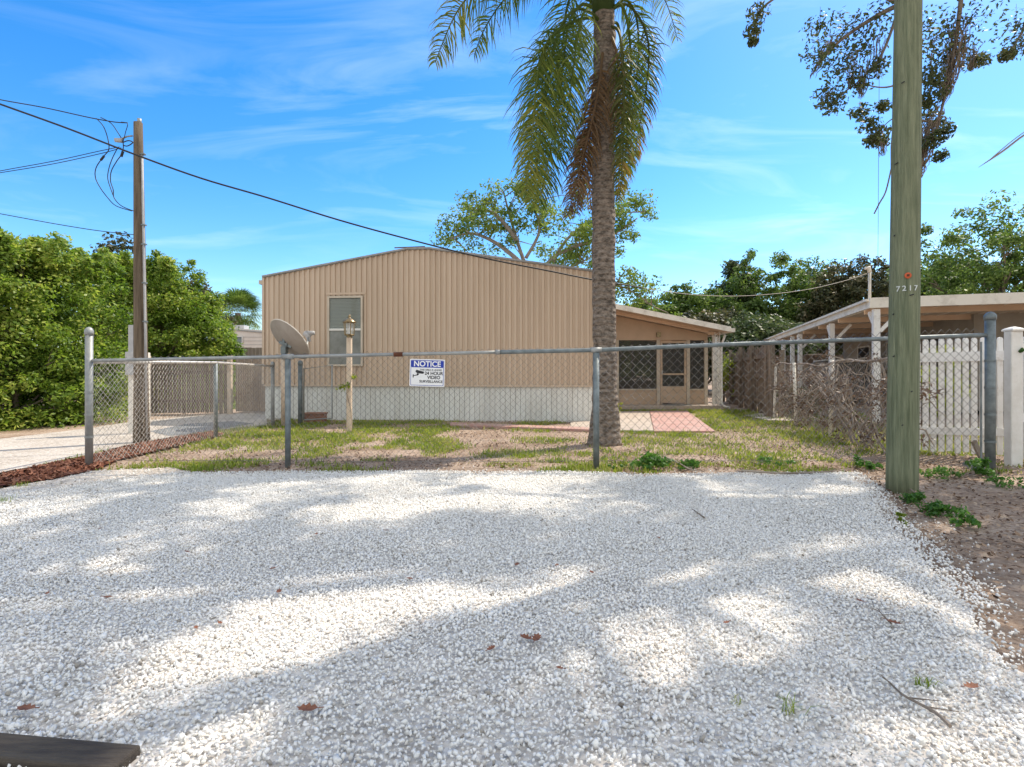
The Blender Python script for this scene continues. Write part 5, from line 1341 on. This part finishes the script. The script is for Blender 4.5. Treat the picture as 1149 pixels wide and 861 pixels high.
# neighbour trailer + fence + sabal palm
tr = thing('travel_trailer', 'white trailer home with a small dark window seen between the shrubs and the tan home', 'trailer', P(262, 420, 24))
ty = 24.0
tx0, tx1 = (246-CX)/F*ty, (330-CX)/F*ty
mb = MB(); prof = [(tx0+0.15, 0.3), (tx0, 0.6), (tx0, PZ(370, ty)-0.25), (tx0+0.2, PZ(368, ty)), (tx0+0.9, PZ(369, ty)), (tx1, PZ(373, ty)), (tx1, 0.3)]
vs = [Vector((a, ty, b)) for a, b in prof]+[Vector((a, ty+3, b)) for a, b in prof]; n_ = len(prof)
mb.add(vs, [tuple(range(n_)), tuple(range(2*n_-1, n_-1, -1))]+[(i, n_+i, n_+(i+1) % n_, (i+1) % n_) for i in range(n_)]); mb.build('body', 'trailer', tr)
mb = MB()
for k_ in range(14): mb.box(((tx0+tx1)/2, ty-0.004, 0.5+k_*0.17), (tx1-tx0-0.02, 0.012, 0.012))
mb.bar((tx0+0.05, ty-0.03, PZ(369, ty)), (tx1, ty-0.03, PZ(376, ty)), 0.04, 0.05); mb.build('siding_line', 'trim_grey', tr)
wnd = MB().box(((267.5-CX)/F*ty, ty-0.02, PZ(381.5, ty)), (0.36, 0.03, 0.26)).build('window', 'galv_dark', tr)
mb = MB()
for dx in (-0.19, 0.19): mb.box(((267.5-CX)/F*ty+dx, ty-0.03, PZ(381.5, ty)), (0.03, 0.05, 0.32))
for dz in (-0.145, 0.145): mb.box(((267.5-CX)/F*ty, ty-0.031, PZ(381.5, ty)+dz), (0.35, 0.048, 0.03))
mb.build('frame', 'white', wnd)
MB().box(((258-CX)/F*ty, ty+1, PZ(368, ty)+0.08), (0.5, 0.5, 0.22)).build('roof_vent', 'plastic_grey', tr, bevel=0.02)
bf = thing('board_fence', 'pale grey board fence below the white trailer, left of the tan home', 'fence', P(270, 440, 19))
mb = MB(); x = (238-CX)/F*19; rr2 = random.Random(2)
while x < (305-CX)/F*19:
    mb.box((x, 19, (1.05+0.98)/2), (0.125, 0.02, 1.96+rr2.uniform(-.03, .03))); x += 0.135
mb.build('boards', mat('grey_boards', (0.42, 0.36, 0.30), 0.85, var=(0.30, 0.25, 0.21), scale=3, stretch=(5, 5, .5)), bf)
MB().box(((271-CX)/F*19, 18.96, 1.6), (2.1, 0.04, 0.09)).build('rail', 'fence_wood', bf)
bf2 = thing('board_fence', 'purplish brown picket style board fence in shade behind the chain link mesh at left', 'fence', P(200, 466, 13.8))
mb = MB(); x = (160-CX)/F*13.9
while x < (262-CX)/F*13.9:
    mb.box((x, 13.9, 0.72), (0.09, 0.02, 1.36+rr2.uniform(-.04, .04))); x += 0.12
mb.build('boards', 'fence_wood', bf2)
for z in (0.35, 1.1): MB().box(((211-CX)/F*13.9, 13.87, z), (2.4, 0.04, 0.08)).build('rail', 'fence_wood', bf2)
for px in (166, 258): MB().box(((px-CX)/F*13.8, 13.8, 0.75), (0.10, 0.10, 1.55)).build('post', 'post_cream', bf2)
sw2 = thing('garden_wall', 'plain tan side screen panel between the left board fence and the tan home corner', 'screen panel', P(280, 466, 14.6))
mb = MB()
for k_ in range(20): mb.box(((262-CX)/F*14.6+0.09+k_*0.062, 14.6, 0.78), (0.05, 0.02, 1.5))
mb.build('slats', mat('tan_slats', (0.42, 0.33, 0.26), 0.8, var=(0.34, 0.26, 0.2), scale=3), sw2)
MB().box(((262-CX)/F*14.6+0.66, 14.63, 0.8), (1.3, 0.03, 0.08)).build('rail', 'fence_wood', sw2)

def fanpalm(base, ztop, cr, label, seed):
    t = thing('cabbage_palm', label, 'palm tree', base, None); r = random.Random(seed)
    MB().tube([base, base+Vector((0.05, 0, ztop*0.5)), base+Vector((0, 0, ztop-cr*0.5))], [0.18, 0.15, 0.16], 10).build('trunk', 'bark', t, True)
    c = base+Vector((0, 0, ztop-cr*0.5)); V = []; Fc = []; T = []
    for k_ in range(170):
        a = r.uniform(0, 6.28); e = r.uniform(-0.7, 1.4); d = Vector((math.cos(a)*math.cos(e), math.sin(a)*math.cos(e), math.sin(e))); st = c+d*cr*0.45
        sd = d.cross(Vector((0, 0, 1))); sd = sd.normalized() if sd.length > .1 else Vector((1, 0, 0)); up = sd.cross(d); tn = r.random()
        for j in range(14):
            b_ = (j/13-0.5)*3.6; dd_ = d*math.cos(b_)+sd*math.sin(b_); ln = cr*0.55*(1-0.2*abs(b_)); p1 = st+dd_*ln*0.6; p2 = st+dd_*ln-Vector((0, 0, ln*0.25)); w_ = dd_.cross(up).normalized()*0.022
            o_ = len(V); V += [st[:], (p1+w_)[:], p2[:], (p1-w_)[:]]; Fc.append((o_, o_+1, o_+2, o_+3)); T += [tn]*4
    npmesh('crown', np.array(V), np.array(Fc), 'leaf_mid', t, np.array(T)); return t
fanpalm(Vector(((267-CX)/F*30, 30, 0)), PZ(334, 30), 1.75, 'small cabbage palm with a round fan crown above the white trailer', 5)

# ================================================================= TREES BEHIND
# tree behind the home: open crown with visible limbs
tb_ = Vector(((598-CX)/F*24, 24, 0))
t_c = thing('deciduous_tree', 'open light green tree with bare grey limbs rising behind the home roof', 'tree', tb_, 'trees')
mb = MB(); ro = random.Random(5); cr0 = P(600, 330, 24); mb.tube([tb_, tb_.lerp(cr0, .5)+Vector((.1, 0, 0)), cr0], [0.3, 0.26, 0.22], 10)
lbs = [[(600, 330), (590, 300), (580, 270), (570, 235), (565, 215)], [(590, 300), (560, 275), (530, 262), (505, 268)], [(580, 270), (555, 240), (530, 235)], [(600, 320), (620, 290), (650, 275), (690, 262), (715, 245)], [(620, 295), (635, 270), (660, 250), (690, 240), (725, 238)], [(590, 290), (605, 260), (600, 230), (610, 215)], [(640, 300), (690, 320), (705, 325), (735, 345)], [(600, 310), (640, 300), (660, 290)]]
cl_ = []
for i, l_ in enumerate(lbs):
    pts = smooth([P(a, b, 24+ro.uniform(-1, 1)*j*0.3) for j, (a, b) in enumerate(l_)], 5)
    mb.tube(pts, [(0.12 if i < 4 else 0.08)*(1-0.8*j/len(pts)) for j in range(len(pts))], 7)
    for _ in range(16):
        k_ = ro.randrange(len(pts)//3, len(pts)); e = pts[k_]+Vector((ro.gauss(0, .5), ro.gauss(0, .9), ro.gauss(0.15, .4))); mb.tube([pts[k_], pts[k_].lerp(e, .6)+Vector((0, 0, .1)), e], [0.03, 0.018, 0.006], 4, False); cl_.append(e)
extra = [(500, 250), (512, 240), (520, 255), (545, 225), (560, 212), (575, 208), (590, 215), (605, 225), (540, 250), (495, 268), (530, 270), (620, 235), (610, 280), (620, 290), (630, 278), (650, 292), (640, 285), (655, 262), (665, 230), (640, 240), (700, 235), (712, 228), (725, 238), (695, 255), (690, 240), (700, 330), (712, 322), (725, 330), (700, 345), (690, 330), (735, 340)]
for a, b in extra: cl_.append(P(a, b, 24+ro.uniform(-1, 1)))
mb.build('trunk', mat('pale_bark', (0.22, 0.18, 0.15), 0.9, var=(0.36, 0.31, 0.27), scale=6, bump=.3), t_c, True)
V_, F_, tt_ = leaves([c[:] for c in cl_], [ro.uniform(.35, .68) for c in cl_], 105, 0.145, 41, 0.9, 0.5)
npmesh('crown', V_, F_, 'leaf_light', t_c, tt_)

tl = [ # px, Y, rx, z1py, material, label, n, leafs
 ('deciduous_tree', 690, 33, 2.2, 330, 'leaf_yellow', 'pale green small tree peeping past the palm trunk above the porch roof', 60, 60),
 ('deciduous_tree', 775, 34, 3.3, 305, 'leaf_mid', 'rounded bright green tree behind the porch roof', 150, 90),
 ('pine_tree', 828, 36, 2.3, 286, 'leaf_dark', 'tall dark tree with a narrow pointed top between porch and carport', 120, 90),
 ('oak_tree', 880, 34, 3.4, 283, 'leaf_mid', 'broad oak with a wide rounded crown above the left part of the carport roof', 170, 80),
 ('oak_tree', 958, 31, 3.0, 283, 'leaf_olive', 'brownish oak beside the mast above the carport corner', 140, 80),
 ('oak_tree', 850, 27, 2.9, 345, 'leaf_dark', 'low dark shaggy oak filling the gap between porch and carport', 150, 90),
 ('oak_tree', 790, 28, 2.4, 345, 'leaf_olive', 'low olive tree right behind the porch roof edge', 90, 80),
 ('deciduous_tree', 1050, 26, 2.4, 278, 'leaf_mid', 'green tree just right of the big pole above the carport fascia', 110, 80),
 ('deciduous_tree', 1122, 20, 2.7, 236, 'leaf_mid', 'tall airy green tree at the right edge above the carport roof', 95, 95),
 ('deciduous_tree', 1210, 24, 3.0, 250, 'leaf_mid', 'green tree cut by the right edge of the photo', 90, 80),
 ('deciduous_tree', 742, 36, 2.4, 328, 'leaf_mid', 'low green tree just left of the rounded one behind the porch roof', 90, 80),
 ('oak_tree', 920, 38, 3.4, 290, 'leaf_dark', 'dark oak filling the gap between the broad oak and the brownish oak', 120, 80),
 ('deciduous_tree', 1010, 34, 2.8, 300, 'leaf_yellow', 'yellow green tree low behind the big pole and carport', 90, 70),
]
for i, (nm, px, Y, rx, py, m_, lab, n_, lf) in enumerate(tl):
    zt_ = PZ(py, Y); t, C_, r_ = tree(nm, lab, (((px-CX)/F*Y), Y, 0), rx*1.15, rx*0.8, 0.8 if i not in (8,) else 2.6, zt_-0.15, int(n_*2.1), int(lf*1.2), 0.21 if Y > 25 else 0.135, m_, 200+i, clus=0.55 if i != 8 else 0.42, trunk_r=0.2, cone=0.55 if nm == 'pine_tree' else 0.0, shell=0.5)
# shrubs near the porch / carport
tree('shrub', 'small yellow green bush beside the lattice column of the porch', ((822-CX)/F*19, 19, 0), 0.75, 0.7, 0.2, 1.95, 26, 90, 0.09, 'leaf_yellow', 301, clus=0.25, trunk_r=0.03, cat='shrub', group=None)
tree('shrub', 'yellow flowering bush peeping over the white pickets', ((1052-CX)/F*8.6, 8.6, 0), 0.55, 0.5, 0.2, 1.68, 26, 120, 0.05, 'leaf_yellow', 302, clus=0.18, trunk_r=0.02, cat='shrub', group=None)
tree('shrub', 'small dark leafy shrub in shade behind the vine covered fence', ((900-CX)/F*13.2, 13.2, 0), 0.7, 0.5, 0.0, 0.85, 30, 80, 0.07, 'leaf_dark', 303, clus=0.2, trunk_r=0.02, cat='shrub', group=None)
tree('shrub', 'bright small weed bush at the foot of the first carport post', ((963-CX)/F*10.4, 10.4, 0), 0.3, 0.25, 0.0, 0.3, 12, 70, 0.06, 'leaf_yellow', 304, clus=0.12, trunk_r=0.01, cat='shrub', group=None)
# far wood mass
C = []
rf_ = np.random.default_rng(8)
for i in range(900):
    x = rf_.uniform(-85, 95); C.append((x, rf_.uniform(52, 60), rf_.uniform(0.5, 4.2)))
V_, F_, tt_ = leaves(C, 1.5, 60, 0.5, 9, 0.8)
tag(npmesh('woodland', V_, F_, 'leaf_mid', None, tt_), 'distant low belt of trees closing the view behind the lots', 'woodland', kind='stuff')

# dry vine on the sagging fence
dv = thing('dry_vine', 'tangle of dry brown vines hanging on the sagging fence beside the carport', 'vine', (5.4, 9.5, 0))
mb = MB(); r = random.Random(6); lc = []
for i in range(210):
    t_ = r.random()**0.9; p = q0.lerp(q1, 0.1+0.88*t_)+Vector((r.uniform(-.06, .1), 0, r.uniform(0.3, 1.27))); pts = [p]; d = Vector((r.uniform(-.5, .5), r.uniform(-1, .4), r.uniform(-1.2, .3))).normalized()
    for s in range(6):
        d = (d+Vector((r.gauss(0, .15), r.gauss(0, .3), r.gauss(-.12, .3)))).normalized(); p = p+d*0.11; p.z = max(p.z, 0.03); p.z = min(p.z, 1.36); pts.append(p)
    mb.tube(pts, [0.0055 if r.random() < .8 else .011]*6+[0.002], 4, False)
    if r.random() < 0.6: lc.append(pts[3])
for i in range(8):
    a_ = q0.lerp(q1, r.uniform(.35, .6))+Vector((0, 0, r.uniform(.9, 1.2))); b2 = q0.lerp(q1, r.uniform(.75, .95))+Vector((0, 0, .05)); mb.tube(limbpath(a_, b2, r, 0.12, 7), 0.010, 5)
mb.build('stems', 'twig', dv)
V_, F_, tt_ = leaves([c[:] for c in lc], 0.16, 26, 0.055, 14, 0.9); npmesh('dead_leaves', V_, F_, 'vine_dry', dv, tt_)

# ================================================================= WEEDS, TWIGS, LEAVES
def weed(px, py, rad, h, n, size, m, label, seed, blades_=0):
    b_ = G(px, py); r = np.random.default_rng(seed); C = []
    for i in range(n): C.append((b_.x+r.normal()*rad*0.5, b_.y+r.normal()*rad*0.4, 0.03+r.random()*h))
    if n:
        V_, F_, tt_ = leaves(C, rad*0.3, 22, size, seed, 0.8, 0.6)
        V_[:, 2] = np.maximum(V_[:, 2], 0.015)
    else: V_, F_, tt_ = np.zeros((0, 3)), np.zeros((0, 4), int), np.zeros(0)
    me_o = None
    if n: me_o = npmesh('weed_clump', V_, F_, m, None, tt_)
    else:
        k_ = blades_; V2, F2, t2 = blades(b_.x+r.normal(size=k_)*rad*0.35, b_.y+r.normal(size=k_)*rad*0.35, np.full(k_, h), seed, 0.0016, 0.9, 0.03); me_o = npmesh('grass_tuft', V2, F2, m, None, t2)
    tag(me_o, label, 'weed' if n else 'grass tuft'); return me_o
weed(735, 528, 0.22, 0.12, 26, 0.045, 'weed', 'biggest dark green weed clump at the foot of the fence right of the palm', 1)
weed(775, 527, 0.16, 0.07, 12, 0.04, 'weed', 'low green weed clump beside the biggest clump at the fence foot', 2)
weed(690, 534-4, 0.06, 0.06, 3, 0.03, 'weed', 'tiny weed at the base of the middle fence post', 3)
weed(860, 524, 0.18, 0.06, 9, 0.035, 'weed', 'low weed patch under the fence between palm and big pole', 4)
weed(976, 528, 0.14, 0.10, 12, 0.04, 'weed', 'green weed clump just left of the big pole foot', 5)
weed(1028, 566, 0.13, 0.05, 14, 0.035, 'weed', 'green weed patch touching the right side of the big pole foot', 6)
weed(1060, 580, 0.15, 0.06, 16, 0.035, 'weed', 'larger green weed patch on the dirt right of the big pole', 7)
weed(1083, 592, 0.10, 0.06, 10, 0.035, 'weed', 'green weed patch farthest down the dirt right of the big pole', 8)
weed(1014, 592, 0.05, 0.05, 5, 0.03, 'leaf_yellow', 'bright yellow green sprout on the gravel edge below the big pole', 9)
weed(1100, 535, 0.16, 0.14, 18, 0.04, 'weed', 'weeds growing round the foot of the right steel post', 10)
weed(1060, 537, 0.22, 0.05, 14, 0.035, 'weed', 'low weeds in front of the white pickets', 11)
weed(1125, 548, 0.16, 0.06, 12, 0.03, 'weed', 'low weeds in front of the thick white post', 13)
weed(693, 466, 0.12, 0.28, 8, 0.06, 'leaf_yellow', 'small yellow green plant at the right foot of the palm behind it', 12)
weed(1036, 782, 0.035, 0.05, 0, 0, 'grass', 'green grass tuft on the gravel beside the long dark twig', 14, 26)
weed(885, 812, 0.035, 0.06, 0, 0, 'grass', 'green grass tuft on the gravel near the bottom edge', 15, 20)
weed(825, 802, 0.03, 0.03, 0, 0, 'grass', 'tiny dull sprout on the gravel left of the bottom grass tuft', 16, 10)
weed(5, 568, 0.1, 0.07, 0, 0, 'grass', 'small grass tuft on the sandy apron at the left edge', 17, 40)
weed(25, 549, 0.1, 0.05, 0, 0, 'grass', 'grass tuft at the lower edge of the red mulch', 18, 40)
weed(305, 507, 0.2, 0.06, 0, 0, 'grass', 'thicker grass tuft behind the second fence post', 19, 160)

def twig(pts, r_, label, m='bark', side=True, nm='fallen_twig'):
    rr3 = random.Random(len(label)); ps = smooth([G(a, b, 0.055) for a, b in pts], 5); mb = MB(); mb.tube(ps, [r_*(1-.7*i/len(ps)) for i in range(len(ps))], 5)
    if side:
        for k_ in (len(ps)//3, len(ps)//2, int(len(ps)*.7)):
            mb.tube([ps[k_], ps[k_]+Vector((rr3.uniform(-.08, .08), rr3.uniform(-.06, .06), .01))], [r_*.5, .001], 4)
    tag(mb.build(nm, m), label, 'twig')
twig([(1066, 815), (1050, 800), (1030, 789), (1012, 779), (997, 765), (990, 760)], 0.006, 'long dark twig lying on the gravel near the lower right corner')
twig([(1000, 700), (990, 690), (985, 683)], 0.004, 'short twig lying on the gravel between big pole and long twig')
twig([(745, 512), (762, 520), (775, 527), (790, 529)], 0.012, 'bent grey stick on the soil behind the fence right of the palm', 'twig')
twig([(790, 581), (782, 575), (776, 571)], 0.007, 'small dark twig lying on the upper right gravel')
twig([(832, 528), (880, 531), (930, 529), (955, 526)], 0.014, 'long dry stick lying along the fence foot left of the big pole', 'twig')
twig([(1020, 548), (1036, 560), (1045, 572)], 0.008, 'dry stick on the dirt right of the big pole foot', 'twig')
stk = MB().bar(G(1105, 522), G(1104, 522)+Vector((-0.12, 0.0, 0.28)), 0.035, 0.05).build('broken_stake', 'twig'); tag(stk, 'short broken wooden stake leaning beside the right steel post', 'stake')
# rocks by the right post
for i, (px, py, s_, lab) in enumerate(((1090, 526, .09, 'left dark rock by the foot of the right steel post'), (1100, 530, .075, 'right dark rock by the foot of the right steel post'))):
    v_, f_ = stone_protos(1, 30, 40+i)[0]; b_ = G(px, py)
    o_ = npmesh('rock', v_*s_+np.array([b_.x, b_.y, s_*.3]), f_, 'asphalt' if i < 2 else 'concrete'); tag(o_, lab, 'rock')
def dead_leaf(px, py, s_, seed, label=None, grp='dead leaves on the gravel'):
    r = random.Random(seed); c = G(px, py, 0.055); a = r.uniform(0, 6.28); n = 9; vs = []; curl = r.uniform(.15, .45)
    out = [(0, -1), (.28, -.7), (.5, -.45), (.34, -.2), (.62, .1), (.36, .32), (.45, .6), (.16, .7), (0, 1), (-.16, .72), (-.45, .6), (-.33, .3), (-.6, .12), (-.36, -.2), (-.5, -.5), (-.24, -.7)]
    ca, sa = math.cos(a), math.sin(a)
    for x, y in out+[(0, 0)]:
        z = curl*(x*x*1.6+y*y*.5)*s_; vs.append(Vector((c.x+(x*ca-y*sa)*s_, c.y+(x*sa+y*ca)*s_, c.z+z+0.004)))
    n = len(out); mb = MB().add(vs, [(i, (i+1) % n, n) for i in range(n)]); mb.bar(vs[0], vs[0]+(vs[0]-vs[n])*0.5, 0.002, 0.002)
    o_ = mb.build('dead_leaf', 'deadleaf'); tag(o_, label or 'small curled brown dead leaf lying alone on the white gravel', 'leaf', grp)
dead_leaf(590, 717, .030, 1, 'left of two touching reddish dead leaves near the middle of the gravel')
dead_leaf(602, 718, .034, 2, 'right of two touching reddish dead leaves near the middle of the gravel')
dead_leaf(345, 797, .034, 3, 'large reddish dead leaf on the gravel near the bottom edge, left of centre')
dead_leaf(29, 796, .030, 4, 'reddish dead leaf on the gravel above the dark timber at lower left')
dead_leaf(1003, 700, .028, 5, 'brown dead leaf at the end of the short twig on the right gravel')
dead_leaf(1090, 772, .030, 6, 'tan dead leaf on the gravel near the lower right corner')
for i, (px, py) in enumerate(((551, 729), (628, 751), (580, 634), (625, 635), (434, 596), (306, 639), (121, 671), (210, 620), (220, 705), (355, 600), (664, 643), (739, 604), (965, 675), (53, 667), (112, 594), (313, 665), (815, 700), (460, 650), (247, 700))):
    dead_leaf(px, py, random.Random(i).uniform(.014, .024), 20+i)
# dark timber at the lower left corner and plank at the left edge
tm = MB().bar(Vector((-2.4, 1.55, .028)), Vector((-1.0, 1.39, .022)), 0.09, 0.07).build('edging_timber', 'timber', bevel=0.006); tag(tm, 'dark timber edging at the lower left corner of the gravel', 'timber')
tm = MB().bar(G(-30, 583), G(24, 577), 0.06, 0.06).build('timber_scrap', 'timber', bevel=0.006); tag(tm, 'dark scrap of timber on the sandy apron at the left edge', 'timber')
